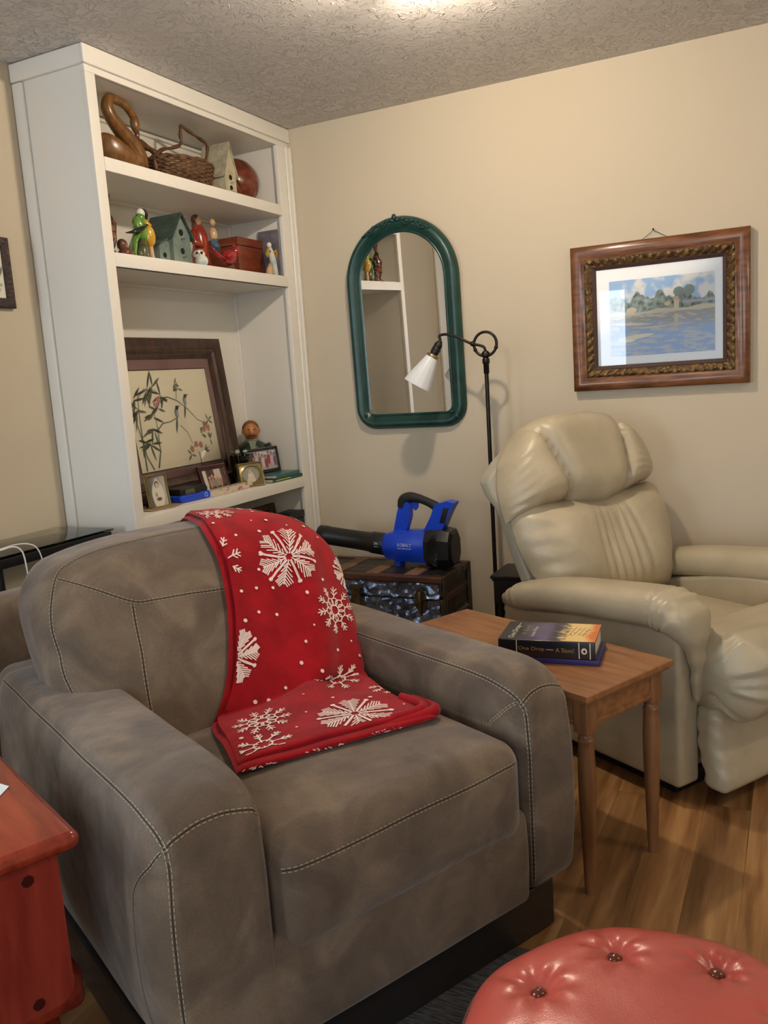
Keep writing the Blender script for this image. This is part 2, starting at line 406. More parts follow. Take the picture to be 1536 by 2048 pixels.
# ceiling lamps (give the warm light)
M_bulb = mat('lit_bulb', (1,1,1), 0.4, emit=(1.0,0.85,0.62), estr=6.0)
def ceil_lamp(x, y, label):
    t = thing('ceiling_lamp', label, 'ceiling lamp', (x, y, ZC), group=None)
    mb = MB(); mb.lathe([(0.0,-0.001),(0.075,-0.001),(0.078,-0.012),(0.06,-0.03),(0.03,-0.036),(0.0,-0.037)], 28); mb.build('canopy', M_white, t)
    mb = MB(); mb.lathe([(0.012,-0.034),(0.013,-0.040),(0.010,-0.044),(0,-0.045)], 16); mb.build('socket', M_bronze, t)
    for k in range(3):
        a = 2*PI*k/3 + 0.5
        mb = MB(); mb.tube([(0.02*math.cos(a),0.02*math.sin(a),-0.035),(0.04*math.cos(a),0.04*math.sin(a),-0.04),(0.06*math.cos(a),0.06*math.sin(a),-0.04)], 0.006, 8)
        ar = mb.build('arm', M_bronze, t)
        mb = MB(); mb.ell((0.078*math.cos(a),0.078*math.sin(a),-0.040), (0.020,0.020,0.020), 14, 8); mb.build('bulb', M_bulb, ar)
ceil_lamp(1.15, -1.12, 'three-bulb ceiling lamp near the corner above the armchair')
ceil_lamp(3.4, -1.45, 'three-bulb ceiling lamp on the right side of the room')
ceil_lamp(1.9, -4.6, 'added unseen three-bulb ceiling lamp for the fill light at the window end of the room')  # unseen fixture added to go with the rear fill light

# rug
M_rug = mat('dark_rug', srgb(40,39,38), 0.95, col2=srgb(84,82,80), nscale=30, stretch=(1,6,1), bump=1.0, bscale=60, bdist=0.01)
mb = MB(); mb.box(1.02, 3.0, -4.2, -1.86, 0.0005, 0.006, r=0.0025, n=(40,40,1), fn=lambda p: (p.x, p.y + 0.004*math.sin(p.x*37), p.z))
o = mb.build('rug', M_rug); tag(o, 'dark blue-grey ribbed rug under the front of the brown armchair', 'rug')

# ------------------------------------------------------------------ built-in bookcase
BW, S1, S2, S3, S4 = 1.245, 2.096, 1.783, 0.862, 0.52
bc = thing('bookcase', 'tall white built-in bookcase reaching the ceiling in the room corner', 'bookcase', (XL, -BW/2, 0))
def bx(name, x0, x1, y0, y1, z0, z1, r=0.002, parent=bc):
    mb = MB(); mb.box(x0-XL, x1-XL, y0+BW/2, y1+BW/2, z0, z1, r=r); return mb.build(name, M_white, parent)
bx('side_panel', XL+0.002, -0.02, -BW, -BW+0.03, 0, ZC-0.002)
bx('side_panel', XL+0.002, -0.02, -0.075, -0.001, 0, ZC-0.002)
bx('back_panel', XL+0.002, XL+0.012, -BW+0.03, -0.075, 0, ZC-0.002)
bx('stile', -0.02, 0.0, -BW-0.003, -1.202, 0, 2.357)
bx('stile', -0.02, 0.0, -0.098, -0.001, 0, 2.357)
st = MB(); st.box(0.0-XL, 0.011-XL, -0.04+BW/2, -0.001+BW/2, 0, 2.357, r=0.005); st.box(0.011-XL, 0.018-XL, -0.018+BW/2, -0.001+BW/2, 0, 2.357, r=0.003); st.build('corner_trim', M_white, bc)
bx('top_rail', -0.02, 0.0, -BW-0.003, -0.001, 2.357, ZC-0.002)
cr = MB(); cr.box(0.0-XL, 0.012-XL, -BW-0.015+BW/2, -0.001+BW/2, 2.378, ZC-0.002, r=0.004); cr.box(0-XL+0.002-0.33, 0.0-XL, -BW-0.015+BW/2, -BW+BW/2, 2.378, ZC-0.002, r=0.004); cr.build('crown_board', M_white, bc)
bx('side_trim', XL+0.002, XL+0.05, -BW-0.012, -BW, 0, 2.376, r=0.005)
tb = MB()
for y0, y1 in ((-1.215, -1.203), (-0.087, -0.075)): tb.box(-0.32-XL, -0.305-XL, y0+BW/2, y1+BW/2, 0, 2.357, r=0.003)
for z in (2.34, S1-0.055, S2-0.057): tb.box(-0.32-XL, -0.303-XL, -1.21+BW/2, -0.08+BW/2, z, z+0.014, r=0.003)
tb.build('inner_moulding', M_white, bc)
bx('inner_top', -0.318, -0.02, -1.215, -0.075, 2.357, 2.375)
for z, th in ((S1, 0.045), (S2, 0.047), (S3, 0.048), (S4, 0.04)):
    mb = MB(); mb.box(-0.317-XL, -0.001-XL, -1.214+BW/2, -0.076+BW/2, z-th, z, r=0.002)
    mb.box(-0.019-XL, 0.003-XL, -1.203+BW/2, -0.097+BW/2, z-th, z+0.0005, r=0.002); mb.build('shelf', M_white, bc)
bx('side_panel', -0.019, 0.0, -1.202, -0.098, 0, 0.10).name = 'plinth'

# ------------------------------------------------------------------ brown suede armchair
def suede_mat(name, c1, c2, c3):
    m = bpy.data.materials.new(name); m.use_nodes = True; nt = m.node_tree; N = nt.nodes; L = nt.links; b = N['Principled BSDF']
    b.inputs['Roughness'].default_value = 0.78; b.inputs['Sheen Weight'].default_value = 0.35; b.inputs['Sheen Roughness'].default_value = 0.4
    b.inputs['Specular IOR Level'].default_value = 0.35
    tc = N.new('ShaderNodeTexCoord')
    n = N.new('ShaderNodeTexNoise'); n.inputs['Scale'].default_value = 6.5; n.inputs['Detail'].default_value = 4; n.inputs['Distortion'].default_value = 1.0; L.new(tc.outputs['Object'], n.inputs['Vector'])
    r = N.new('ShaderNodeValToRGB'); e = r.color_ramp.elements; e[0].position = 0.34; e[0].color = (*c1,1); e[1].position = 0.68; e[1].color = (*c3,1); x = e.new(0.5); x.color = (*c2,1)
    L.new(n.outputs['Fac'], r.inputs['Fac'])
    n2 = N.new('ShaderNodeTexNoise'); n2.inputs['Scale'].default_value = 260; n2.inputs['Detail'].default_value = 3; L.new(tc.outputs['Object'], n2.inputs['Vector'])
    mx = N.new('ShaderNodeMix'); mx.data_type = 'RGBA'; mx.blend_type = 'OVERLAY'; mx.inputs['Factor'].default_value = 0.45
    L.new(r.outputs['Color'], mx.inputs['A']); L.new(n2.outputs['Color'], mx.inputs['B'])
    hs = N.new('ShaderNodeHueSaturation'); hs.inputs['Saturation'].default_value = 0.95; L.new(mx.outputs['Result'], hs.inputs['Color']); L.new(hs.outputs['Color'], b.inputs['Base Color'])
    n3 = N.new('ShaderNodeTexNoise'); n3.inputs['Scale'].default_value = 11; n3.inputs['Detail'].default_value = 2; L.new(tc.outputs['Object'], n3.inputs['Vector'])
    ad = N.new('ShaderNodeMath'); ad.operation = 'MULTIPLY_ADD'; ad.inputs[1].default_value = 9.0; L.new(n3.outputs['Fac'], ad.inputs[0]); L.new(n2.outputs['Fac'], ad.inputs[2])
    bp = N.new('ShaderNodeBump'); bp.inputs['Strength'].default_value = 0.35; bp.inputs['Distance'].default_value = 0.0022; L.new(ad.outputs[0], bp.inputs['Height']); L.new(bp.outputs['Normal'], b.inputs['Normal'])
    return m
M_suede = suede_mat('brown_suede', srgb(88,73,58), srgb(102,85,68), srgb(122,104,83))
M_thread = mat('seam_thread', srgb(166,151,124), 0.85)
M_plinth = mat('dark_plinth', srgb(34,30,28), 0.35)
AC = (1.6098, -1.7427, 0.006); AANG = math.atan2(0.8934, 0.4493)
ch = thing('armchair', 'wide brown suede armchair with light double stitching under the red blanket', 'armchair', AC, AANG)
def snap(bvh, p, off=0.0006):
    loc, nrm, i, d = bvh.find_nearest(Vector(p))
    if nrm is None: return Vector(p), Vector((0,0,1))
    # outward normal check: offset point should be farther from centre
    return loc + nrm*off, nrm
def stitch(mb, bvh, path, gap=0.007, dash=0.0072, space=0.0036, w=0.0016, mi=1, groove=None, dense=10):
    pts = catmull(path, dense); pts = [snap(bvh, p) for p in pts]
    # resample
    L_ = [0.0]
    for i in range(1, len(pts)): L_.append(L_[-1] + (pts[i][0]-pts[i-1][0]).length)
    tot = L_[-1]
    def at(s_):
        s_ = clampf(s_, 0, tot-1e-6); i = 0
        lo, hi = 0, len(L_)-1
        while hi-lo > 1:
            mid = (lo+hi)//2
            if L_[mid] <= s_: lo = mid
            else: hi = mid
        t = (s_-L_[lo])/max(1e-9, L_[hi]-L_[lo])
        return pts[lo][0].lerp(pts[hi][0], t), pts[lo][1].lerp(pts[hi][1], t).normalized(), (pts[hi][0]-pts[lo][0]).normalized()
    s_ = 0.0
    while s_ + dash < tot:
        a, na, ta = at(s_); b_, nb, tb_ = at(s_+dash)
        for sg in ((-1, 1) if gap else (0,)):
            pa = a + na.cross(ta)*gap*sg/1.0*0.5; pb = b_ + nb.cross(tb_)*gap*sg*0.5
            pa, n1 = snap(bvh, pa, 0.0008); pb, n2 = snap(bvh, pb, 0.0008)
            mb.ribbon([pa, pb], [n1, n2], w, mi)
        s_ += dash + space
    # seam line: thin dark valley between the rows
    if gap and groove:
        q = [at(tot*k/60) for k in range(61)]
        qq = [snap(bvh, x[0], 0.0007) for x in q]
        mb.ribbon([x[0] for x in qq], [x[1] for x in qq], 0.0022, groove)
def bvh_of(mb): 
    me = mb.mesh('t', M_suede, 180); bm = bmesh.new(); bm.from_mesh(me); b_ = BVHTree.FromBMesh(bm); bm.free(); bpy.data.meshes.remove(me); return b_
M_seam = mat('seam_crease', srgb(48,40,35), 0.9)
SM = [M_suede, M_thread, M_seam]
def wob(p, a=0.004, s_=5.0, seed=0.0):
    return noise.noise(Vector((p.x*s_+seed, p.y*s_, p.z*s_)))*a
# plinth and base
mb = MB(); mb.box(-0.925, 0.0, 0.0, 0.97, 0.0, 0.118, r=0.006); mb.build('plinth', M_plinth, ch)
mb = MB(); mb.box(-0.80, -0.10, -0.028, 0.95, 0.112, 0.335, r=0.022, seg=4, n=(12,12,5), fn=lambda p: (p.x, p.y-0.006*math.sin(PI*clampf((p.z-0.11)/0.22,0,1)) + wob(p,0.004,6), p.z)); mb.build('base_frame', M_suede, ch, 180)
mb = MB(); mb.box(-0.92, -0.01, 0.93, 1.10, 0.112, 0.62, r=0.05, seg=4, n=8); mb.build('back_frame', M_suede, ch, 180)
# arms
def arm(x0, x1, outer, inner):
    z1 = 0.622; cx = (x0+x1)/2
    def fn(p):
        x, y, z = p
        fr = sm(0.16, -0.035, y)                       # front roll
        top = sm(0.42, 0.62, z)
        z -= 0.020*fr*fr*top
        y += 0.012*top*fr
        k = (x-cx)/((x1-x0)/2)
        z += 0.010*(1-k*k)*sm(0.56, 0.62, p.z)
        x += outer*(0.016*math.sin(PI*clampf((p.z-0.10)/0.5, 0, 1))**1.0)*(1 if (k*outer) > 0 else 0.1)*abs(k)
        x += -outer*0.012*sm(0.3, 0.11, p.z)*(1 if (k*outer) > 0 else 0)
        z += 0.006*math.sin(y*3.0) + wob(p, 0.004, 7, 3)
        return (x + wob(p, 0.005, 4, 9), y, z)
    mb = MB(); mb.box(x0, x1, -0.035, 1.03, 0.113, z1, r=(0.034, 0.085, 0.060), seg=7, n=(5, 26, 12), fn=fn)
    bv = bvh_of(mb)
    return mb, bv
# left arm (outer = -1) stitching visible at both corners, right arm at the inner corner
for x0, x1, outer in ((-0.935, -0.728, -1), (-0.110, 0.060, 1)):
    mb, bv = arm(x0, x1, outer, 0)
    for xs in (x0+0.004, x1-0.004):
        up = 0.001 if (xs < (x0+x1)/2) else -0.001
        path = [(xs+up*3, 0.98, 0.612), (xs+up*3, 0.7, 0.612), (xs+up*3, 0.4, 0.612), (xs+up*3, 0.15, 0.612), (xs+up*3, 0.05, 0.602), (xs+up*2, -0.005, 0.585), (xs+up*2, -0.03, 0.555), (xs+up*2, -0.035, 0.5), (xs+up*2, -0.035, 0.35), (xs+up*2, -0.035, 0.2), (xs+up*2, -0.032, 0.125)]
        stitch(mb, bv, path, groove=2)
    stitch(mb, bv, [(x0+0.004, -0.018, 0.575), ((x0+x1)/2, -0.018, 0.602), (x1-0.004, -0.018, 0.575)], groove=2)
    xo = x0-0.01 if outer < 0 else x1+0.01; xi = x1 if outer < 0 else x0
    stitch(mb, bv, [(xo, -0.016, 0.572), (xo, 0.01, 0.54), (xo, 0.05, 0.50), (xo, 0.075, 0.46), (xo, 0.08, 0.40), (xo, 0.085, 0.25), (xo, 0.09, 0.13)], gap=0.005, groove=2)
    stitch(mb, bv, [(xi, 0.0, 0.575), (xi, 0.03, 0.55), (xi, 0.07, 0.515), (xi, 0.10, 0.50), (xi, 0.3, 0.50), (xi, 0.6, 0.50)], gap=0.005)
    mb.build('armrest', SM, ch, 180)
# seat cushion
def seat_fn(p):
    x, y, z = p; cx, hx = -0.44, 0.315
    k = clampf((x-cx)/hx, -1, 1); t = clampf((y-0.30)/0.36, -1, 1); zz = (p.z-0.315)/0.19
    if p.z > 0.41: z += 0.022*(1-k**4)*(1-t**4)*zz
    y -= 0.018*(1-k**4)*sm(0.25, -0.05, y)*math.sin(PI*clampf(zz, 0, 1))
    z += -0.012*sm(0.2, -0.05, p.y)*(1-zz)
    return (x, y, z + wob(p, 0.006, 5, 1))
mb = MB(); mb.box(-0.734, -0.114, -0.038, 0.66, 0.288, 0.500, r=(0.05, 0.045, 0.05), seg=6, n=(16, 16, 5), fn=seat_fn); bv_seat = bvh_of(mb)
stitch(mb, bv_seat, [(-0.745, -0.05, 0.458), (-0.60, -0.07, 0.465), (-0.44, -0.07, 0.47), (-0.28, -0.07, 0.47), (-0.14, -0.045, 0.465)], groove=2)
stitch(mb, bv_seat, [(-0.725, -0.02, 0.282), (-0.60, -0.04, 0.275), (-0.44, -0.04, 0.275), (-0.28, -0.04, 0.277), (-0.13, -0.02, 0.288)], gap=0, groove=None)
mb.build('seat_cushion', SM, ch, 180)
# back cushion
BX0, BX1 = -0.878, -0.045
def back_fn(p):
    cx, hx = (BX0+BX1)/2, (BX1-BX0)/2
    u = clampf((p.x-cx)/hx, -1, 1); v = clampf((p.z-0.40)/0.55, 0, 1)
    x = p.x; z = p.z; y = p.y
    front = 1 - clampf(p.y/0.27, 0, 1)
    y -= front*0.045*(1-u**4)*math.sin(PI*v)**0.7
    z -= 0.062*abs(u)**3.0*sm(0.6, 0.95, p.z)
    x += -(x-cx)*0.07*sm(0.70, 0.42, p.z) - (x-cx)*0.05*sm(0.8, 0.95, p.z)
    y += 0.020*abs(u)**3*front
    # a soft fold across the worn left part of the front
    y += front*0.006*math.sin((p.z*1.0+p.x*0.8)*38)*sm(-0.55,-0.85,p.x)*math.sin(PI*v)
    y = y + 0.505 + (z-0.46)*0.68
    return (x + wob(p,0.008,4,5)*0.6, y + wob(p, 0.012, 4, 2), z + wob(p, 0.006, 4, 8))
mb = MB(); mb.box(BX0, BX1, 0.0, 0.27, 0.415, 0.926, r=(0.085, 0.085, 0.085), seg=7, n=(22, 4, 14), fn=back_fn); bv_back = bvh_of(mb)
def bp_(x, z, d=0.0):  # approx front surface point
    return (x, 0.505 + (z-0.46)*0.68 + d - 0.02, z)
stitch(mb, bv_back, [bp_(-0.855,0.60,.03), bp_(-0.868,0.68,.03), bp_(-0.862,0.76,.03), bp_(-0.84,0.84,.03), bp_(-0.81,0.895,.04), bp_(-0.77,0.915,.05), bp_(-0.70,0.928,.06), bp_(-0.56,0.936,.06), bp_(-0.43,0.94,.06), bp_(-0.30,0.94,.06)], groove=2)
stitch(mb, bv_back, [bp_(-0.812,0.890,.03), bp_(-0.74,0.845), bp_(-0.665,0.796), bp_(-0.62,0.788), bp_(-0.52,0.784), bp_(-0.43,0.780), bp_(-0.35,0.778)], groove=2)
stitch(mb, bv_back, [bp_(-0.668,0.79), bp_(-0.680,0.72), bp_(-0.695,0.63), bp_(-0.71,0.54), bp_(-0.715,0.47)], groove=2)
mb.build('back_cushion', SM, ch, 180)

# ------------------------------------------------------------------ snowflake blanket (armchair-local coordinates)
M_red = mat('red_fleece', srgb(140,8,18), 0.92, col2=srgb(164,16,26), nscale=14, bump=0.5, bscale=500, bdist=0.002, sheen=0.12, spec=0.15)
M_flake = mat('white_print', srgb(238,214,206), 0.9, spec=0.15)
Lc = [(-0.36,1.150,0.62), (-0.36,1.150,0.76), (-0.36,1.125,0.88), (-0.366,1.02,0.945), (-0.385,0.90,0.945), (-0.402,0.82,0.89), (-0.412,0.76,0.81), (-0.435,0.70,0.73), (-0.468,0.64,0.65), (-0.51,0.575,0.575), (-0.555,0.53,0.530), (-0.588,0.47,0.523), (-0.612,0.38,0.531), (-0.637,0.30,0.533), (-0.656,0.245,0.532)]
Rc = [(-0.07,1.150,0.58), (-0.07,1.150,0.72), (-0.065,1.125,0.84), (-0.062,1.02,0.925), (-0.055,0.90,0.930), (-0.050,0.82,0.875), (-0.052,0.76,0.80), (-0.062,0.70,0.73), (-0.075,0.64,0.65), (-0.095,0.575,0.575), (-0.125,0.53,0.530), (-0.165,0.45,0.530), (-0.190,0.36,0.533), (-0.200,0.26,0.534), (-0.205,0.168,0.532)]
def make_curve(pts, n=14):
    c = catmull(pts, n); return c
NS = 14
cl_, cr_ = make_curve(Lc, NS), make_curve(Rc, NS)
NC = len(cl_)
arc = [0.0]
for i in range(1, NC):
    arc.append(arc[-1] + ((cl_[i]+cr_[i])/2 - (cl_[i-1]+cr_[i-1])/2).length)
ATOT = arc[-1]
def curve_at(c, s_):
    s_ = clampf(s_, 0, ATOT-1e-6); lo, hi = 0, NC-1
    while hi-lo > 1:
        mid = (lo+hi)//2
        if arc[mid] <= s_: lo = mid
        else: hi = mid
    return c[lo].lerp(c[hi], (s_-arc[lo])/max(1e-9, arc[hi]-arc[lo]))
A_SEAT = arc[NS*11]; A_TOP = arc[NS*4]
def base_pt(s_, t, lift=0.012, dxl=0.0, dxr=0.0):
    a = curve_at(cl_, s_); b_ = curve_at(cr_, s_)
    p = a.lerp(b_, t); p.x += lerp(dxl, dxr, t)
    # vertical soft folds hanging from the top of the chair
    f = sm(A_TOP, A_TOP+0.25, s_)*sm(A_SEAT+0.12, A_SEAT-0.05, s_)
    fold = 0.014*f*math.sin(t*9.0+1.2+s_*1.5) + 0.006*f*math.sin(t*17+0.5-s_*3) + 0.012*f*sm(0.75, 1.0, t)*math.sin(s_*11)
    q, nq, _, d = bv_back.find_nearest(p)
    if (p-q).dot(nq) < 0 or s_ < A_SEAT-0.16: w_ = 1.0 if s_ < A_SEAT-0.16 else sm(A_SEAT-0.02, A_SEAT-0.14, s_)
    else: w_ = sm(A_SEAT-0.05, A_SEAT-0.16, s_)
    p = p.lerp(q + nq*lift, w_)
    q2, n2, _, d2 = bv_seat.find_nearest(p)
    if n2.z > 0.5 and (p-q2).dot(n2) < lift*1.0: p = q2 + n2*lift
    q, nq, _, d = bv_back.find_nearest(p)
    if (p-q).dot(nq) < lift: p = q + nq*lift
    return p, fold + 0.003*noise.noise(Vector((s_*9, t*5, 0)))*1.0
def bl_pt(s_, t, up=0.0, **k):
    p, fo = base_pt(s_, t, **k)
    e = 0.006
    a, _ = base_pt(s_+e, t, **k); b_, _ = base_pt(s_-e, t, **k); c, _ = base_pt(s_, min(1, t+0.03), **k); d, _ = base_pt(s_, max(0, t-0.03), **k)
    n_ = (c-d).cross(a-b_)
    n_ = n_.normalized() if n_.length > 1e-9 else Vector((0,0,1))
    if n_.z < 0 and s_ > A_TOP*0.6: n_ = -n_
    if s_ <= A_TOP*0.6 and n_.y < 0: n_ = -n_
    return p + n_*(max(fo, -0.006) + up), n_
def blanket_layer(mb, lift, th, s0, s1, dxl, dxr, ns=110, nt=26, curl=True, dy=0.0):
    top = []; N_ = []
    for i in range(ns+1):
        s_ = lerp(s0, s1, i/ns); row = []; nr = []
        for j in range(nt+1):
            p, n_ = bl_pt(s_, j/nt, lift=lift, dxl=dxl, dxr=dxr); p = p + Vector((0, dy*sm(A_SEAT, ATOT, s_), 0)); row.append(p); nr.append(n_)
        top.append(row); N_.append(nr)
    rr = []
    for i in range(ns+1):
        r_ = []
        for j in range(nt+1): r_.append(top[i][j] + N_[i][j]*th*(0.5 if 0 < j < nt else 0.0))
        for j in range(nt, -1, -1):
            if 0 < j < nt: r_.append(top[i][j] - N_[i][j]*th*0.5)
        rr.append(r_)
    # rounded front edge
    d = (rr[-1][5] - rr[-4][5]); last = [p + Vector((0, -th*0.35, 0)) for p in rr[-1]]
    mid = sum(last, Vector())/len(last)
    last = [Vector((p.x, p.y, lerp(top[-1][min(j, 2*nt-j) if j <= 2*nt else 0].z, p.z, 0.35))) for j, p in enumerate(last)]
    rr.append(last)
    mb.rings(rr, 0)
mb = MB()
blanket_layer(mb, 0.008, 0.012, 0.0, ATOT, -0.012, 0.004, dy=-0.018)
blanket_layer(mb, 0.021, 0.013, 0.02, ATOT-0.004, 0.004, 0.0)
# folded roll at the front right corner
for (dx, dz, r_, y0) in ((0.0, 0.0, 0.011, 0.16), (-0.02, 0.008, 0.009, 0.175)):
    pts = [(-0.42+dx, y0+0.052, 0.525+dz), (-0.34+dx, y0+0.035, 0.527+dz), (-0.27+dx, y0+0.02, 0.53+dz), (-0.215+dx, y0+0.008, 0.533+dz), (-0.188+dx, y0+0.012, 0.535+dz), (-0.180+dx, y0+0.04, 0.536+dz), (-0.184+dx, y0+0.10, 0.538+dz)]
    pp = catmull(pts, 6); mb.tube(pp, [0.004+r_*math.sin(PI*(0.08+0.84*i/(len(pp)-1)))**0.5 for i in range(len(pp))], 10, 0)
# printed pattern
def flake_fern(r, rot):
    out = []
    for k in range(6):
        a = rot + k*PI/3; ca, sa = math.cos(a), math.sin(a)
        P = lambda x, y: (x*ca - y*sa, x*sa + y*ca)
        out.append([P(0.1*r, 0), P(r*0.98, 0)])
        for q in range(7):
            x = (0.22+0.11*q)*r; l = r*(0.17+0.115*min(q, 5.2-q*0.75))
            for sg in (-1, 1): out.append([P(x, 0), P(x+l*0.75, sg*l*0.62)])
        b_ = a + PI/6; cb, sb = math.cos(b_), math.sin(b_); Q = lambda x, y: (x*cb - y*sb, x*sb + y*cb)
        for sg in (-0.018, 0.018): out.append([Q(0.12*r, sg*r), Q(0.98*r, sg*r)])
        for c_ in range(4):
            an = c_*PI/4; dx, dy = 0.075*r*math.cos(an), 0.075*r*math.sin(an)
            out.append([Q(1.0*r-dx, -dy), Q(1.0*r+dx, dy)])
    return out
def flake_ring(r, rot):
    out = []
    nA = 10
    for k in range(nA):
        a = rot + k*2*PI/nA; ca, sa = math.cos(a), math.sin(a); P = lambda x, y: (x*ca - y*sa, x*sa + y*ca)
        out.append([P(0.5*r, 0), P(r, 0)])
        for x, l in ((0.62, 0.15), (0.78, 0.14)):
            for sg in (-1, 1): out.append([P(x*r, 0), P((x+l)*r, sg*l*r*0.95)])
        cx = 0.36*r
        out.append([P(cx+0.155*r*math.cos(t_), 0.155*r*math.sin(t_)) for t_ in [2*PI*i/14 for i in range(15)]])
    out.append([(0.2*r*math.cos(2*PI*i/18), 0.2*r*math.sin(2*PI*i/18)) for i in range(19)])
    return out
def flake_open(r, rot):
    out = []
    for k in range(8):
        a = rot + k*PI/4; ca, sa = math.cos(a), math.sin(a); P = lambda x, y: (x*ca - y*sa, x*sa + y*ca)
        out.append([P(0.34*r, 0), P(r, 0)])
        for x, l in ((0.6, 0.18), (0.78, 0.16)):
            for sg in (-1, 1): out.append([P(x*r, 0), P((x+l)*r, sg*l*r*0.8)])
        out.append([P(0.34*r, 0), (0.34*r*math.cos(a+PI/4), 0.34*r*math.sin(a+PI/4))])
        out.append([P(0.2*r, 0), P(0.34*r, 0)])
    return out
def locate(x, y, z):
    # nearest (s, t) on the blanket
    best = None
    for i in range(0, 241):
        s_ = ATOT*i/240; a = curve_at(cl_, s_); b_ = curve_at(cr_, s_); t = clampf((x-a.x)/(b_.x-a.x), -0.15, 1.15)
        p = a.lerp(b_, t); d = (p-Vector((x, y, z))).length
        if best is None or d < best[0]: best = (d, s_, t)
    return best[1], best[2]
def printed(mb, lines, s0, t0, w=0.0034):
    for ln in lines:
        seg = []; nr = []
        pts2 = []
        for i in range(len(ln)-1):
            n_ = max(1, int(math.hypot(ln[i+1][0]-ln[i][0], ln[i+1][1]-ln[i][1])/0.012))
            for k in range(n_): pts2.append((lerp(ln[i][0], ln[i+1][0], k/n_), lerp(ln[i][1], ln[i+1][1], k/n_)))
        pts2.append(ln[-1])
        for (dx, dy) in pts2:
            s_ = s0 - dy; wd = abs(curve_at(cr_, s_).x - curve_at(cl_, s_).x); t = t0 + dx/wd
            if t < 0.012 or t > 0.985 or s_ > ATOT-0.008 or s_ < 0.02:
                if len(seg) > 1: mb.ribbon(seg, nr, w, 1)
                seg = []; nr = []; continue
            p, n_ = bl_pt(s_, t, up=0.0085, lift=0.021); seg.append(p); nr.append(n_)
        if len(seg) > 1: mb.ribbon(seg, nr, w, 1)
FL = [(flake_fern, -0.242,0.756,0.781, 0.074, 0.15), (flake_ring, -0.165,0.66,0.648, 0.070, 0.1), (flake_ring, -0.345,0.90,0.955, 0.066, 0.3),
      (flake_fern, -0.485,0.62,0.605, 0.066, 0.0), (flake_open, -0.235,0.50,0.535, 0.070, 0.2), (flake_ring, -0.515,0.39,0.53, 0.072, 0.4),
      (flake_fern, -0.350,0.255,0.53, 0.082, 0.2), (flake_open, -0.580,0.265,0.53, 0.066, 0.0), (flake_fern, -0.05,0.86,0.90, 0.066, 0.4),
      (flake_open, -0.425,0.78,0.80, 0.062, 0.2), (flake_fern, -0.06,0.72,0.745, 0.055, 0.2), (flake_open, -0.20,0.99,0.95, 0.062, 0.1), (flake_ring, -0.17,0.36,0.53,0.06,0.2)]
for f, x, y, z, r_, ro in FL:
    s0, t0 = locate(x, y, z); printed(mb, f(r_, ro), s0, t0, 0.0034 if f is not flake_open else 0.0038)
rnd = random.Random(5)
placed = [(locate(x, y, z), r_) for f, x, y, z, r_, ro in FL]; nd = 0; tries = 0
while nd < 46 and tries < 4000:
    tries += 1; s_ = rnd.uniform(0.25, ATOT-0.03); t = rnd.uniform(0.04, 0.95)
    if all(math.hypot(s_-q[0][0], (t-q[0][1])*0.38) > q[1]+0.012 for q in placed):
        placed.append(((s_, t), 0.030)); nd += 1; p, n_ = bl_pt(s_, t, up=0.0086, lift=0.021); r_ = rnd.choice((0.0032, 0.0045, 0.0055))
        u = n_.cross(Vector((0.3,1,0))).normalized(); v = n_.cross(u)
        mb.add([p + u*r_*math.cos(2*PI*k/8) + v*r_*math.sin(2*PI*k/8) for k in range(8)], [tuple(range(8))], 1)
for k in range(70):
    t = rnd.uniform(0.03, 0.97)
    if math.sin(t*19) < -0.2: continue
    p, _ = base_pt(ATOT-0.001, t, lift=0.010, dxl=-0.012, dxr=0.004); r_ = rnd.uniform(0.0015, 0.004); a = rnd.uniform(-1, 1)
    c = p + Vector((0, -0.018-0.0052, rnd.uniform(-0.002, 0.003))); d = Vector((math.cos(a), -0.1, math.sin(a)*0.6))*r_*1.6
    mb.ribbon([c-d, c+d], Vector((0, -1, 0.1)), 0.0022, 1)
bl = mb.build('blanket', [M_red, M_flake], None, 60); bl.location = AC; bl.rotation_euler = (0, 0, AANG)
tag(bl, 'red fleece blanket with white snowflakes draped over the back and seat of the brown armchair', 'blanket')

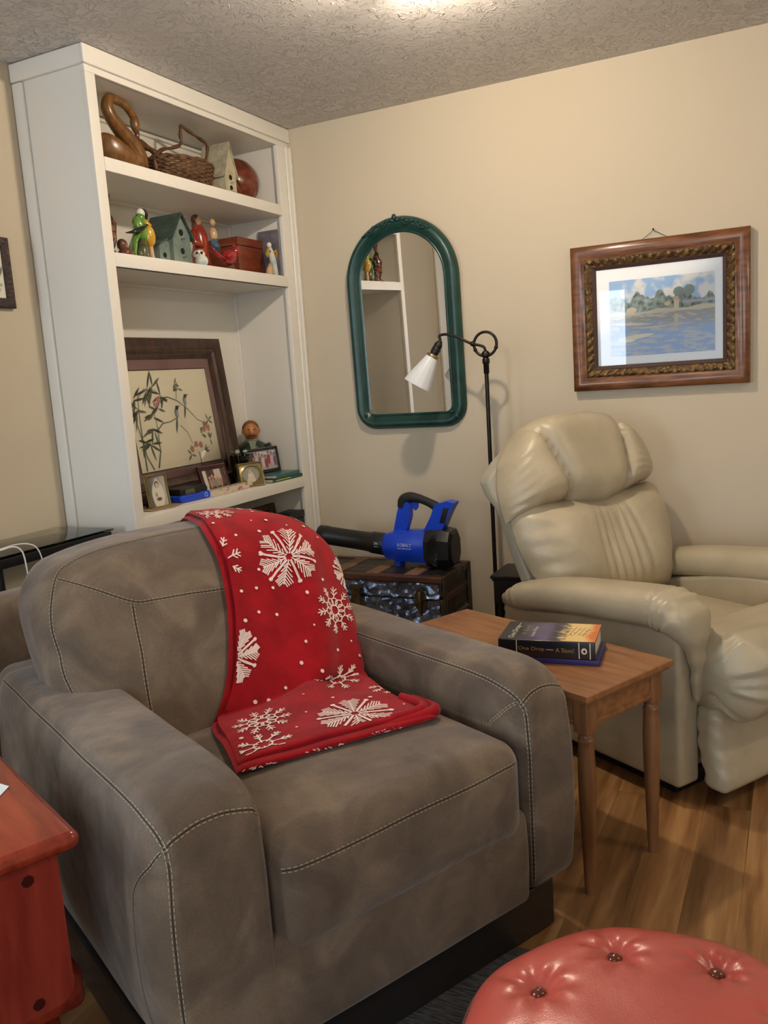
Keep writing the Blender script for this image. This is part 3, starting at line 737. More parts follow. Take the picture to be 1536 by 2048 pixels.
# ------------------------------------------------------------------ leather recliner (local x = forward, y = across)
def leather_mat(name, c1, c2, rough=0.36, sc=5.0, wr=0.5, coat=0.1, bs=0.3):
    m = bpy.data.materials.new(name); m.use_nodes = True; nt = m.node_tree; N = nt.nodes; L = nt.links; b = N['Principled BSDF']
    b.inputs['Roughness'].default_value = rough; b.inputs['Coat Weight'].default_value = coat; b.inputs['Coat Roughness'].default_value = 0.3
    tc = N.new('ShaderNodeTexCoord'); n = N.new('ShaderNodeTexNoise'); n.inputs['Scale'].default_value = sc; n.inputs['Detail'].default_value = 5; L.new(tc.outputs['Object'], n.inputs['Vector'])
    r = N.new('ShaderNodeValToRGB'); e = r.color_ramp.elements; e[0].position = 0.35; e[0].color = (*c1,1); e[1].position = 0.66; e[1].color = (*c2,1)
    L.new(n.outputs['Fac'], r.inputs['Fac']); L.new(r.outputs['Color'], b.inputs['Base Color'])
    v = N.new('ShaderNodeTexVoronoi'); v.inputs['Scale'].default_value = 320; L.new(tc.outputs['Object'], v.inputs['Vector'])
    n3 = N.new('ShaderNodeTexNoise'); n3.inputs['Scale'].default_value = 9; n3.inputs['Detail'].default_value = 3; n3.inputs['Distortion'].default_value = 0.7; L.new(tc.outputs['Object'], n3.inputs['Vector'])
    ad = N.new('ShaderNodeMath'); ad.operation = 'MULTIPLY_ADD'; ad.inputs[1].default_value = 10*wr; L.new(n3.outputs['Fac'], ad.inputs[0]); L.new(v.outputs['Distance'], ad.inputs[2])
    bp = N.new('ShaderNodeBump'); bp.inputs['Strength'].default_value = bs; bp.inputs['Distance'].default_value = 0.0016; L.new(ad.outputs[0], bp.inputs['Height']); L.new(bp.outputs['Normal'], b.inputs['Normal'])
    return m
M_cream = leather_mat('taupe_leather', srgb(168,156,130), srgb(186,172,144), 0.34)
M_shell = mat('taupe_vinyl', srgb(158,152,134), 0.5, bump=0.1, bscale=200, bdist=0.001)
RC = (1.811, -1.101, 0.0); RANG = math.atan2(-0.53, 0.848)
rc = thing('recliner', 'taupe leather recliner with puffed headrest and pleated arms beside the small wooden table', 'recliner', RC, RANG)
CY = 0.345
mb = MB(); mb.box(-0.70, -0.06, 0.06, 0.62, 0.0, 0.06, r=0.01); mb.build('mechanism_base', M_black, rc)
def side_fn(p):
    k = sm(0.2, 0.6, p.z)
    z = p.z if p.z < 0.3 else p.z - 0.085*sm(-0.15, -0.72, p.x)*sm(0.3, 0.5, p.z)
    x = p.x - 0.03*sm(0.35, 0.05, p.z)*(1 if p.x > -0.3 else 0)*0
    return (x, p.y, z)
for y0, y1 in ((0.0, 0.095), (0.61, 0.70)):
    mb = MB(); mb.box(-0.76, 0.0, y0, y1, 0.055, 0.555, r=0.018, seg=3, n=(10, 2, 10), fn=side_fn); mb.build('side_panel', M_cream, rc, 180)
mb = MB(); mb.box(-0.68, -0.03, 0.09, 0.61, 0.08, 0.36, r=0.02, seg=3, n=2); mb.build('seat_box', M_cream, rc, 180)
def arm_pad(cy, inn):
    P = [(-0.765,.485,.030,.022),(-0.70,.505,.060,.040),(-0.62,.528,.078,.050),(-0.45,.556,.084,.055),(-0.25,.575,.086,.057),(-0.10,.588,.086,.058),(-0.04,.586,.086,.058),(0.0,.565,.080,.054),(0.018,.530,.060,.038),(0.022,.485,.038,.024),(0.020,.42,.028,.016),(0.016,.36,.020,.013),(0.015,.32,.010,.008)]
    pts = catmull([(a, b_, 0) for a, b_, c, d in P], 7); sz = catmull([(c, d, 0) for a, b_, c, d in P], 7)
    secs = []; n = len(pts)
    for i in range(n):
        t = (pts[min(i+1,n-1)] - pts[max(i-1,0)]).normalized(); nn = Vector((-t.y, t.x, 0))
        hw, ht = sz[i].x, sz[i].y; x, z = pts[i].x, pts[i].y
        pl = 0.0045*(hw/0.086)*math.sin(x*260 + z*90)*sm(-0.10, -0.02, x)*sm(0.3, 0.36, z)      # gathered pleats over the front
        pl += 0.002*math.sin(x*120)*sm(-0.55, -0.66, x)
        secs.append(((x, cy + inn*0.035*sm(0.56, 0.40, z)*(1 if x > 0 else 0), z), (0, hw+pl, 0), (nn.x*(ht+pl), 0, nn.y*(ht+pl))))
    mb = MB(); mb.loft(secs, 26, p=2.7); return mb
arm_pad(0.028, 1).build('arm_pad', M_cream, rc, 180)
arm_pad(0.690, -1).build('arm_pad', M_cream, rc, 180)
mb = MB(); mb.box(-0.60, 0.02, 0.10, 0.615, 0.33, 0.462, r=0.05, seg=5, n=(10,10,3), fn=lambda p: (p.x, p.y, p.z + 0.012*math.sin(PI*clampf((p.y-0.1)/0.5,0,1))*sm(0.4,0.45,p.z) - 0.02*sm(-0.2,0.02,p.x))); mb.build('seat_cushion', M_cream, rc, 180)
def knee_fn(p):
    u = (p.y-0.345)/0.28; e = sm(0.65, 1.0, abs(u))
    ang = math.atan2(p.z-0.385, p.x-0.045)
    wr = 0.010*e*math.sin(ang*17 + 2*math.sin(ang*5)) + 0.003*math.sin(ang*9+u*3)
    d = Vector((p.x-0.045, 0, p.z-0.385)); L_ = max(d.length, 1e-5); d /= L_
    sh = 1 - 0.10*e
    return (0.045 + d.x*(L_*sh+wr), p.y + wob(p, 0.006, 12), 0.385 + d.z*(L_*sh+wr) + 0.01*sm(0, 0.2, p.x))
mb = MB(); mb.box(-0.13, 0.205, 0.065, 0.640, 0.255, 0.520, r=(0.12, 0.07, 0.115), seg=9, n=(4, 14, 3), fn=knee_fn); mb.build('knee_cushion', M_cream, rc, 180)
def foot_fn(p):
    u = abs((p.y-0.355)/0.29); z = p.z
    x = p.x + 0.03*sm(0.2, 0.05, z) + 0.016*math.sin(PI*clampf((z-0.05)/0.22,0,1))*(1-u**6) + 0.004*math.sin(z*110+p.y*40)*sm(0.75,0.95,u)
    return (x, p.y, z)
mb = MB(); mb.box(-0.01, 0.075, 0.070, 0.640, 0.048, 0.300, r=0.03, seg=4, n=(3,16,14), fn=foot_fn); mb.build('footrest_panel', M_cream, rc, 180)
# backrest: leaning plane
def lean(z): return -0.565 - (z-0.45)*0.40
NB = Vector((0.93, 0, 0.37)).normalized()
def pillow(mb, nu, nv, shape, T, hfn, back=0.35, pw=(6, 5)):
    fr = []; 
    for j in range(nv+1):
        v = -math.cos(PI*j/nv); v = math.copysign(abs(v)**0.9, v); row = []
        for i in range(nu+1):
            u = -math.cos(PI*i/nu); u = math.copysign(abs(u)**0.9, u); row.append((u, v))
        fr.append(row)
    vv = []; ff = []
    for side in (1, -1):
        for row in fr:
            for (u, v) in row:
                e = max(0.0, (1-abs(u)**pw[0]))**0.5 * max(0.0, (1-abs(v)**pw[1]))**0.5
                b_ = shape(u, v); h = T*e*(hfn(u, v) if side > 0 else back)
                vv.append(b_ + NB*h*side)
    K = (nu+1)*(nv+1)
    for s_ in (0, 1):
        for j in range(nv):
            for i in range(nu):
                a = s_*K + j*(nu+1)+i; q = (a, a+1, a+nu+2, a+nu+1); ff.append(q if s_ == 0 else tuple(reversed(q)))
    o = len(mb.v); mb.add(vv, ff, 0); return mb
def head_shape(u, v):
    zt = 1.108 - 0.150*abs(u)**2.7; zb = float(np.interp(u, (-1,-0.65,-0.35,-0.1,0.1,0.4,0.7,1), (0.772,0.795,0.802,0.775,0.765,0.792,0.818,0.835)))
    z = lerp(zb, zt, (v+1)/2); hw = 0.362 - 0.030*sm(0.0, 1.0, (v+1)/2)**3
    y = CY - 0.012 + u*hw
    return Vector((lean(z), y, z))
def head_h(u, v):
    t = (v+1)/2
    g = 1.0
    for c in (-lerp(0.30, 0.60, t), lerp(0.42, 0.60, t)):
        g -= 0.36*math.exp(-((u-c)/0.026)**2) + 0.12*math.exp(-((u-c)/0.10)**2)
    g += 0.018*math.sin(v*34+u*3)*math.exp(-((abs(u)-0.64)/0.10)**2)*(1 if u > 0 else 0.25) + 0.035*math.sin(v*22+u*6)*sm(0.72, 0.95, -u) - 0.10*(abs(u))**2
    g += 0.03*math.sin(u*24)*sm(-0.6,-0.95,v)
    return g
mb = MB(); pillow(mb, 80, 50, head_shape, 0.155, head_h); mb.build('headrest_pillow', M_cream, rc, 180)
def lum_shape(u, v):
    zt = 0.835 - 0.02*(1-abs(u)**2); zb = 0.455
    z = lerp(zb, zt, (v+1)/2); hw = lerp(0.285, 0.36, sm(0.45, 0.72, z)) - 0.02*sm(0.8,0.87,z)
    return Vector((lean(z)+0.01, CY + u*hw, z))
def lum_h(u, v):
    t = (v+1)/2
    p = 0.0
    for c, a in ((-0.14, .7), (-0.02, .9), (0.10, .8), (0.22, .5), (-0.26, .4), (0.36, .4)):
        cc = c*(0.55 + 0.75*(1-t)); p += a*math.exp(-((u-cc)/0.030)**2)
    g = 1.0 - 0.17*p*math.sin(PI*clampf(t, 0, 1))**0.5 - 0.22*sm(0.8, 1.0, t)*(1-u*u) - 0.12*u*u
    g += 0.05*math.sin(v*20 + u*5)*sm(0.62, 0.95, -u) + 0.03*math.sin(v*16)*sm(0.6, 0.95, u)
    g += 0.14*math.sin(PI*t)*math.exp(-((abs(u)-0.55)/0.25)**2)
    return g
mb = MB(); pillow(mb, 110, 60, lum_shape, 0.120, lum_h); mb.build('lumbar_pillow', M_cream, rc, 180)
def shell_fn(p):
    z = p.z; x = p.x + lean(z) - 0.055; k = abs((p.y-CY)/0.345)
    z -= 0.16*k**3*sm(0.75, 1.06, z)
    y = CY + (p.y-CY)*(1-0.06*sm(0.7, 0.45, z))
    return (x, y, z)
mb = MB(); mb.box(-0.028, 0.028, CY-0.335, CY+0.335, 0.47, 1.05, r=0.012, seg=2, n=(2, 14, 12), fn=shell_fn); mb.build('back_shell', M_shell, rc, 180)

# ------------------------------------------------------------------ end table
M_oak = wood('worn_oak', srgb(120,78,46), srgb(162,112,70), rough=0.42, stretch=(9,1.2,9), scale=5)
M_oakleg = wood('worn_oak_leg', srgb(112,74,44), srgb(150,104,66), rough=0.45, stretch=(9,9,1), scale=5)
TT = (1.679, -1.648, 0.0); TANG = math.atan2(0.902, 0.432)
tb = thing('end_table', 'small worn oak table with turned tapering legs between armchair and recliner', 'table', TT, TANG)
TWd, TLn, TH = 0.352, 0.765, 0.535
mb = MB(); mb.box(0, TWd, 0, TLn, TH-0.018, TH, r=0.004, seg=3); mb.box(0.008, TWd-0.008, 0.008, TLn-0.008, TH-0.026, TH-0.018, r=0.003); mb.build('tabletop', M_oak, tb)
i_ = 0.022; lw = 0.042
def apr(x0, x1, y0, y1):
    mb = MB(); mb.box(x0, x1, y0, y1, TH-0.092, TH-0.026, r=0.002); mb.box(x0-0.003 if x1-x0 > 0.05 else x0-0.003, x1+0.003, y0-0.003, y1+0.003, TH-0.096, TH-0.083, r=0.003); mb.build('apron', M_oak, tb)
apr(i_+lw, TWd-i_-lw, i_+0.006, i_+0.024); apr(i_+lw, TWd-i_-lw, TLn-i_-0.024, TLn-i_-0.006)
apr(i_+0.006, i_+0.024, i_+lw, TLn-i_-lw); apr(TWd-i_-0.024, TWd-i_-0.006, i_+lw, TLn-i_-lw)
for x, y in ((i_, i_), (TWd-i_-lw, i_), (i_, TLn-i_-lw), (TWd-i_-lw, TLn-i_-lw)):
    mb = MB(); mb.box(x, x+lw, y, y+lw, TH-0.112, TH-0.026, r=0.003)
    mb.lathe([(0.0,TH-0.11),(0.012,TH-0.112),(0.017,TH-0.118),(0.017,TH-0.126),(0.020,TH-0.129),(0.020,TH-0.133),(0.0185,TH-0.136),(0.0195,TH-0.150),(0.0215,TH-0.20),(0.0215,TH-0.26),(0.0175,0.14),(0.015,0.06),(0.0145,0.03),(0.013,0.0),(0,0)][::-1], 20, base=(x+lw/2, y+lw/2, 0)); mb.build('leg', M_oakleg, tb, 40)

# books
M_dark = mat('dark_jacket', srgb(18,20,30), 0.28, coat=0.4)
M_purple = mat('purple_cloth', srgb(48,38,104), 0.4)
M_pages = mat('book_pages', srgb(222,212,190), 0.8, bump=0.5, bscale=300, bdist=0.001, stretch=(1,1,6))
M_ink = mat('cream_ink', srgb(226,216,190), 0.5)
M_ink2 = mat('dull_gilt_ink', srgb(150,132,84), 0.4)
M_paint = paint_mat('printed_picture', 0.42, 0.25)
M_photo = paint_mat('photo_print', 0.3, 0.5)
BA = R(5.6)
bk = thing('book', 'thin purple book lying flat under the dark hardcover on the end table', 'book', (1.402, -1.459, TH+0.0005), BA)
mb = MB(); mb.box(0.004, 0.262, 0.0, 0.16, 0.0, 0.003, r=0.001); mb.box(0.004, 0.262, 0.0, 0.16, 0.011, 0.014, r=0.001); mb.box(0.004, 0.262, -0.001, 0.003, 0, 0.014, r=0.001); mb.build('cover', M_purple, bk)
mb = MB(); mb.box(0.008, 0.258, 0.004, 0.156, 0.003, 0.011); mb.build('page_block', M_pages, bk)
bk = thing('book', 'thick dark hardcover lying on top of the purple book, ship picture on its jacket', 'book', (1.402, -1.459, TH+0.015), BA)
mb = MB(); mb.box(0.0, 0.252, 0.003, 0.16, 0.0, 0.003, r=0.001); mb.box(0.0, 0.252, 0.003, 0.16, 0.044, 0.047, r=0.001); mb.box(0.0, 0.252, -0.001, 0.004, 0, 0.047, r=0.002)
mb.build('cover', M_dark, bk)
mb = MB(); mb.box(0.004, 0.248, 0.004, 0.155, 0.003, 0.044); mb.build('page_block', M_pages, bk)
def cover_bg(X, Y):
    n = npnoise(X, Y, 22, 1); n2 = npnoise(X*1.0, Y*2.2, 40, 4)
    img = np.zeros(X.shape+(3,)); dark = np.array(srgb(30,32,42)); viol = np.array(srgb(96,88,128)); gold = np.array(srgb(238,206,140)); org = np.array(srgb(222,120,58))
    t = np.clip((X-0.045)/0.09 + n*0.35, 0, 1)[..., None]; img = dark*(1-t) + viol*t
    t = np.clip((X-0.148)/0.012 + n*0.9 + 0.2, 0, 1)[..., None]; img = img*(1-t) + gold*t
    t = np.clip((X-0.215)/0.025 + n*0.5, 0, 1)[..., None]; img = img*(1-t) + org*t
    dk = np.clip(np.exp(-((X-0.150)/0.022)**2)*(0.9+n2*2.2), 0, 0.9)[..., None]*(X < 0.175)[..., None]
    img = img*(1-dk) + np.array(srgb(40,36,40))*dk
    return img
shp = []
rn = random.Random(2)
for k in range(5):
    x = 0.165+0.012*k; shp.append(('seg', x, 0.045+0.01*rn.random(), x+0.012, 0.125-0.01*rn.random(), 0.0009, 0.0006, srgb(70,50,34)))
for k in range(10):
    x = 0.160+0.007*k; y = rn.uniform(0.045, 0.11); shp.append(('seg', x, y, x+rn.uniform(0.005,0.018), y+rn.uniform(-0.02,0.02), 0.0012, 0.0005, srgb(96,72,44)))
img = raster(150, 90, 0.25, 0.156, cover_bg, shp)
sheet('jacket_picture', img, lambda u, v: (0.001+0.25*u, 0.002+0.156*v, 0.0474), M_paint, bk)
mb = MB()
Q = lambda x, y: Tm(x, y, 0.0479) @ Matrix.Rotation(R(90), 4, 'Z')
text_into(mb, 'One Drop\u2014', 0.135, Q(0.034, 0.078), 0, 0.019); text_into(mb, 'A Slave!', 0.085, Q(0.060, 0.085), 1, 0.014); text_into(mb, 'Louis Price', 0.085, Q(0.084, 0.072), 0, 0.009)
mb.build('jacket_lettering', [M_ink, M_ink2], bk, None)
mb = MB(); S_ = lambda x, z: Matrix.Translation((x, -0.0014, z)) @ Matrix.Rotation(R(90), 4, 'X')
text_into(mb, 'One Drop', 0.068, S_(0.088, 0.023), 1, 0.013); text_into(mb, '\u2014', 0.018, S_(0.136, 0.023), 0, 0.0014); text_into(mb, 'A Slave!', 0.048, S_(0.175, 0.023), 1, 0.012)
for x in (0.048, 0.210, 0.238): mb.box(x, x+0.0022, -0.0016, -0.0011, 0.002, 0.045, 0)
mb.add([(0.224+0.0075*math.cos(2*PI*k/16), -0.0014, 0.023+0.0085*math.sin(2*PI*k/16)) for k in range(16)], [tuple(range(16))], 0)
mb.add([(0.2245+0.0035*math.cos(2*PI*k/8), -0.0016, 0.0225+0.004*math.sin(2*PI*k/8)) for k in range(8)], [tuple(range(8))], 2)
mb.build('spine_lettering', [M_ink, M_ink2, M_dark], bk, None)

# ------------------------------------------------------------------ red leather ottoman
M_redl = leather_mat('red_leather', srgb(172,66,56), srgb(196,88,74), 0.30, 4.0, 1.6, coat=0.45, bs=0.12)
M_btn = mat('brass_button', srgb(120,70,55), 0.2, metal=0.6)
OC = (1.965, -2.505, 0.0); OR_ = 0.275; OH = 0.42
ot = thing('ottoman', 'round red leather ottoman with buttoned tufted top at the bottom right', 'ottoman', OC, 0)
btn = [(0.186*math.cos(R(a)), 0.186*math.sin(R(a))) for a in (165, 120, 74, 30, -15, -60, -105, -150)]
def ot_top(u, v):
    r = OR_*(u**0.85); a = 2*PI*v; x, y = r*math.cos(a), r*math.sin(a)
    e = r/OR_
    h = 0.052*(1 - e**5)**0.5 if e < 1 else 0
    lob = 1 + 0.014*math.cos(8*(a-R(165)))*sm(0.6, 1.0, e)
    for (bx_, by_) in btn:
        d = math.hypot(x-bx_, y-by_); h -= 0.017*math.exp(-(d/0.022)**2) + 0.007*math.exp(-(d/0.05)**2)
        an = math.atan2(y-by_, x-bx_); h += 0.0022*math.cos(an*7+1.1)*math.exp(-((d-0.035)/0.02)**2)
        # crease running from the button out to the edge
        rb = math.atan2(by_, bx_); da = (a-rb+PI) % (2*PI) - PI
        if e > 0.7: h -= 0.004*math.exp(-(da*r/0.012)**2)*sm(0.7, 0.85, e)*sm(1.0,0.9,e)
    return (x*lob, y*lob, OH - 0.045 + h + 0.0015*noise.noise(Vector((x*14, y*14, 1))))
mb = MB(); mb.grid(80, 200, lambda u, v: ot_top(max(u, 0.001), v), 0)
def ot_side(v, k):
    a = 2*PI*v; lob = 1+0.012*math.cos(8*(a-R(165)))
    prof = [(OR_, OH-0.045), (OR_+0.006, OH-0.062), (OR_+0.004, OH-0.085), (OR_-0.004, OH-0.10)]
    r, z = prof[k]; return (r*lob*math.cos(a), r*lob*math.sin(a), z)
mb.rings([[ot_side(j/200, k) for j in range(200)] for k in range(4)], 0)
mb.build('tufted_cushion', M_redl, ot, 180)
mb = MB(); mb.tube([((OR_+0.003)*(1+0.012*math.cos(8*(2*PI*j/160-R(165))))*math.cos(2*PI*j/160), (OR_+0.003)*(1+0.012*math.cos(8*(2*PI*j/160-R(165))))*math.sin(2*PI*j/160), OH-0.048) for j in range(160)], 0.0035, 8, closed=True); mb.build('piping', mat('dark_red_piping', srgb(70,24,22), 0.4), ot, 180)
for (x, y) in btn:
    mb = MB(); mb.lathe([(0.0,0.0095),(0.006,0.0085),(0.0105,0.0055),(0.0125,0.0),(0.0,-0.001)][::-1], 18, base=(x, y, OH-0.045+0.052*(1-(0.186/OR_)**5)**0.5-0.0225)); mb.build('button', M_btn, ot, 180)
mb = MB(); mb.lathe([(0,0.03),(OR_-0.03,0.03),(OR_-0.022,0.04),(OR_-0.012,0.15),(OR_-0.008,0.30),(0,0.315)], 64); mb.build('drum_body', M_redl, ot, 60)
for k in range(4):
    a = PI/4+k*PI/2; mb = MB(); mb.cyl((0.18*math.cos(a),0.18*math.sin(a),0.006),(0.18*math.cos(a),0.18*math.sin(a),0.032),0.018,0.022); mb.build('foot', M_black, ot)

# ------------------------------------------------------------------ red pine side table (left)
M_rp = wood('red_stained_pine', srgb(116,32,18), srgb(162,60,34), rough=0.16, stretch=(8,1,8), scale=4, coat=0.5, bump=0.03)
M_rpl = wood('red_stained_pine_upright', srgb(120,36,24), srgb(156,60,44), rough=0.2, stretch=(7,7,1), scale=4, coat=0.4, bump=0.03)
M_knot = mat('dark_wood_plug', srgb(62,14,10), 0.3)
RTC = Matrix.Translation(AC) @ Matrix.Rotation(AANG, 4, 'Z')
rt_loc = RTC @ Vector((-1.018, 0.075, 0)); RTH = 0.615
rt = thing('side_table', 'glossy red stained pine table with rounded edges at the left of the armchair', 'side table', (rt_loc.x, rt_loc.y, 0), AANG + R(2.7))
mb = MB(); mb.box(-0.50, 0, 0, 0.52, RTH-0.032, RTH, r=(0.016,0.016,0.0155), seg=5, n=3); mb.build('tabletop', M_rp, rt, 50)
def panel_fn(p): return p
pn = MB()
def rr_poly(x0, x1, z0, z1, r, n=8, tl=False):
    pts = []
    for cx, cz, a0 in ((x1-r, z1-0.004, 0), (x0+r, z1-0.004, 90), (x0+r, z0+r, 180), (x1-r, z0+r, 270)):
        q = r if cz < z1-r else 0.004
        cx2 = cx if q == r else (x1-q if a0 == 0 else x0+q)
        for k in range(n+1):
            a = R(a0+90*k/n); pts.append((cx2+q*math.cos(a), cz+q*math.sin(a)))
    return pts
pn.prism(rr_poly(-0.46, -0.036, 0.325, RTH-0.034, 0.030), 0.02, 0, P=lambda x, y, z: (x, 0.018+z, y)); pnl = pn.build('front_panel', M_rpl, rt)
for x, z in ((-0.085, 0.556), (-0.094, 0.345), (-0.34, 0.556)):
    mb = MB(); mb.cyl((x, 0.0165, z), (x, 0.02, z), 0.0095, 0.0095, 14); mb.build('plug', M_knot, pnl)
mb = MB(); mb.box(-0.45, -0.05, 0.04, 0.50, 0.335, 0.36, r=0.004); mb.box(-0.065, -0.05, 0.04, 0.50, 0.335, RTH-0.034, r=0.003); mb.box(-0.45, -0.435, 0.04, 0.50, 0.335, RTH-0.034, r=0.003); mb.build('carcass', M_rpl, rt)
mb = MB(); mb.box(-0.47, 0.0, 0.075, 0.46, 0.255, 0.332, r=(0.02,0.02,0.02), seg=4); mb.build('side_rail', M_rp, rt)
for hz_ in (0.36, 0.46):
    hin = MB(); hin.cyl((-0.046, 0.036, hz_), (-0.046, 0.036, hz_+0.06), 0.003, 0.003, 10); hin.build('hinge', mat('aged_brass', srgb(150,120,66), 0.3, metal=0.9), rt)
for x in (-0.43, -0.07):
    for y in (0.075, 0.46):
        mb = MB(); mb.lathe([(0,0),(0.016,0),(0.020,0.02),(0.014,0.05),(0.022,0.08),(0.030,0.12),(0.028,0.15),(0.016,0.18),(0.026,0.20),(0.026,0.215),(0.018,0.235),(0.018,0.262),(0,0.262)], 20, base=(x, y, 0)); mb.build('leg', M_rpl, rt, 60)

# ------------------------------------------------------------------ trunk
M_tin = mat('embossed_tin', srgb(80,94,124), 0.26, metal=0.9, col2=srgb(160,180,212), nscale=12, bump=0.6, bscale=40, bdist=0.006, rvar=0.10)
M_trw = wood('trunk_wood', srgb(46,26,16), srgb(92,52,30), rough=0.45, stretch=(1.5,9,9), scale=5)
M_trs = mat('trunk_side_leather', srgb(30,22,16), 0.5, col2=srgb(64,50,34), nscale=22, bump=0.5, bscale=40)
M_trt = mat('trunk_top_tin', srgb(30,30,34), 0.4, metal=0.5, col2=srgb(58,50,42), nscale=18, bump=0.6, bscale=34)
M_slat = wood('trunk_slat', srgb(92,64,44), srgb(136,104,74), rough=0.55, stretch=(9,1.5,9), scale=5)
M_brs = mat('aged_brass_fitting', srgb(120,100,66), 0.35, metal=0.8, col2=srgb(80,66,44), nscale=40)
TX0, TX1, TY0, TY1, TZ = 0.09, 0.857, -0.515, -0.215, 0.51
tr = thing('trunk', 'old steamer trunk with embossed tin front and wooden slats, standing under the leaf blower', 'trunk', (0.47, -0.36, 0))
O_ = Matrix.Translation((-0.47, 0.36, 0))
LZ = 0.415
mb = MB().at(O_); mb.box(TX0+0.004, TX1-0.004, TY0+0.004, TY1-0.004, 0.02, LZ, r=0.004); mb.build('body', M_trs, tr)
mb = MB().at(O_); mb.box(TX0+0.002, TX1-0.002, TY0+0.002, TY1-0.002, LZ+0.003, TZ-0.006, r=0.012, seg=3); mb.build('lid', M_trs, tr)
rnd = random.Random(11)
def tin_fn(p):
    h = 0.0
    h += 0.024*noise.noise(Vector((p.x*15, p.z*21, 2.0))) + 0.012*noise.noise(Vector((p.x*38+4, p.z*34, 5.0)))
    return (p.x, p.y - abs(h), p.z)
for nm, z0, z1 in (('body_tin', 0.03, LZ-0.002), ('lid_tin', LZ+0.005, TZ-0.03)):
    mb = MB().at(O_); mb.grid(150, 60 if nm == 'body_tin' else 22, lambda u, v: tin_fn(Vector((lerp(TX0+0.01, TX1-0.016, u), TY0-0.0005, lerp(z0, z1, v)))), 0); mb.build('front_tin', M_tin, tr, 180)
mb = MB().at(O_); mb.box(TX0, TX1, TY0-0.007, TY0+0.03, TZ-0.028, TZ-0.002, r=0.004); mb.build('front_rail', M_trw, tr)
mb = MB().at(O_); mb.box(TX0, TX1, TY1-0.03, TY1+0.003, TZ-0.028, TZ, r=0.004); mb.build('rear_rail', M_trw, tr)
mb = MB().at(O_); mb.box(TX0+0.02, TX1-0.01, TY0+0.03, TY1-0.03, TZ-0.012, TZ-0.0045, r=0.002, n=(40,12,1), fn=lambda p: (p.x, p.y, p.z + (0.003*noise.noise(p*30) if p.z > TZ-0.009 else 0))); mb.build('top_tin', M_trt, tr, 180)
for x in (0.16, 0.33, 0.505, 0.68):
    mb = MB().at(O_); mb.box(x, x+0.062, TY0+0.02, TY1-0.02, TZ-0.012, TZ-0.0005, r=0.003, fn=lambda p: p); mb.build('slat', M_slat, tr)
mb = MB().at(O_)
for z0, z1 in ((LZ-0.012, LZ+0.014),): mb.box(TX1-0.004, TX1+0.001, TY0+0.005, TY1-0.005, z0, z1, r=0.001)
for k in range(14): mb.ell((TX1+0.001, lerp(TY0+0.02, TY1-0.02, k/13), LZ+0.006), 0.0025, 8, 4)
mb.build('side_band', M_trw, tr)
mb = MB().at(O_); mb.box(TX1, TX1+0.006, TY0-0.004, TY0+0.03, 0.02, TZ-0.002, r=0.002); mb.box(TX1, TX1+0.006, TY1-0.03, TY1+0.003, 0.02, TZ-0.002, r=0.002); mb.box(TX1, TX1+0.004, TY0, TY1, TZ-0.03, TZ-0.002, r=0.002); mb.build('corner_guard', M_trs, tr)
def latch(x, lock):
    mb = MB().at(O_)
    y = TY0-0.012
    if lock:
        mb.prism([(x-0.033,LZ-0.082),(x+0.033,LZ-0.082),(x+0.036,LZ-0.02),(x+0.026,LZ-0.008),(x-0.026,LZ-0.008),(x-0.036,LZ-0.02)], -0.006, 0, P=lambda a, b_, c: (a, y+c+0.004, b_))
        mb.prism([(x-0.028,LZ+0.04),(x-0.02,LZ+0.032),(x-0.026,LZ-0.04),(x-0.008,LZ-0.066),(x+0.014,LZ-0.066),(x+0.02,LZ-0.05),(x+0.018,LZ+0.034),(x+0.028,LZ+0.04),(x+0.026,LZ+0.052),(x-0.026,LZ+0.052)], -0.009, 0, P=lambda a, b_, c: (a, y+c, b_))
        mb.cyl((x, y-0.006, LZ-0.055), (x, y-0.016, LZ-0.055), 0.011, 0.009, 14)
    else:
        for s_ in (1, -1):
            mb.prism([(x-0.026*s_,LZ+s_*0.004),(x-0.022*s_,LZ+s_*0.028),(x-0.008*s_,LZ+s_*0.044),(x,LZ+s_*0.066),(x+0.008*s_,LZ+s_*0.044),(x+0.022*s_,LZ+s_*0.028),(x+0.026*s_,LZ+s_*0.004)], -0.007*s_, 0, P=lambda a, b_, c: (a, y-0.002+(c if c < 0 else -c), b_))
        mb.tube([(x, y-0.01, LZ+0.035),(x, y-0.018, LZ+0.01),(x, y-0.018, LZ-0.03),(x, y-0.008, LZ-0.045)], [0.008,0.011,0.010,0.006], 10)
    mb.build('lock' if lock else 'latch', M_brs, tr, 40)
latch(0.475, True); latch(0.765, False)
mb = MB().at(O_); hy = (TY0+TY1)/2
mb.tube([(TX1+0.004, hy-0.075, 0.33),(TX1+0.022, hy-0.05, 0.345),(TX1+0.026, hy, 0.35),(TX1+0.022, hy+0.05, 0.345),(TX1+0.004, hy+0.075, 0.33)], [0.008,0.011,0.012,0.011,0.008], 10, flat=0.5)
hd = mb.build('handle', M_trs, tr, 60)
for s_ in (-1, 1): mb = MB().at(O_); mb.ell((TX1+0.006, hy+s_*0.075, 0.33), (0.007,0.017,0.017), 12, 6); mb.build('handle_cap', M_brs, hd, 180)

# ------------------------------------------------------------------ leaf blower (local x along the tube, towards the handle end)
M_blue = mat('blue_plastic', srgb(16,66,200), 0.34, bump=0.05, bscale=400, bdist=0.0005)
M_blk = mat('black_plastic', srgb(18,18,19), 0.42)
M_grip = mat('black_rubber', srgb(24,24,25), 0.7)
M_tr = mat('white_lettering', srgb(205,215,230), 0.5)
lb = thing('leaf_blower', 'blue and black cordless leaf blower lying on top of the old trunk', 'leaf blower', (0.46, -0.34, TZ+0.002))
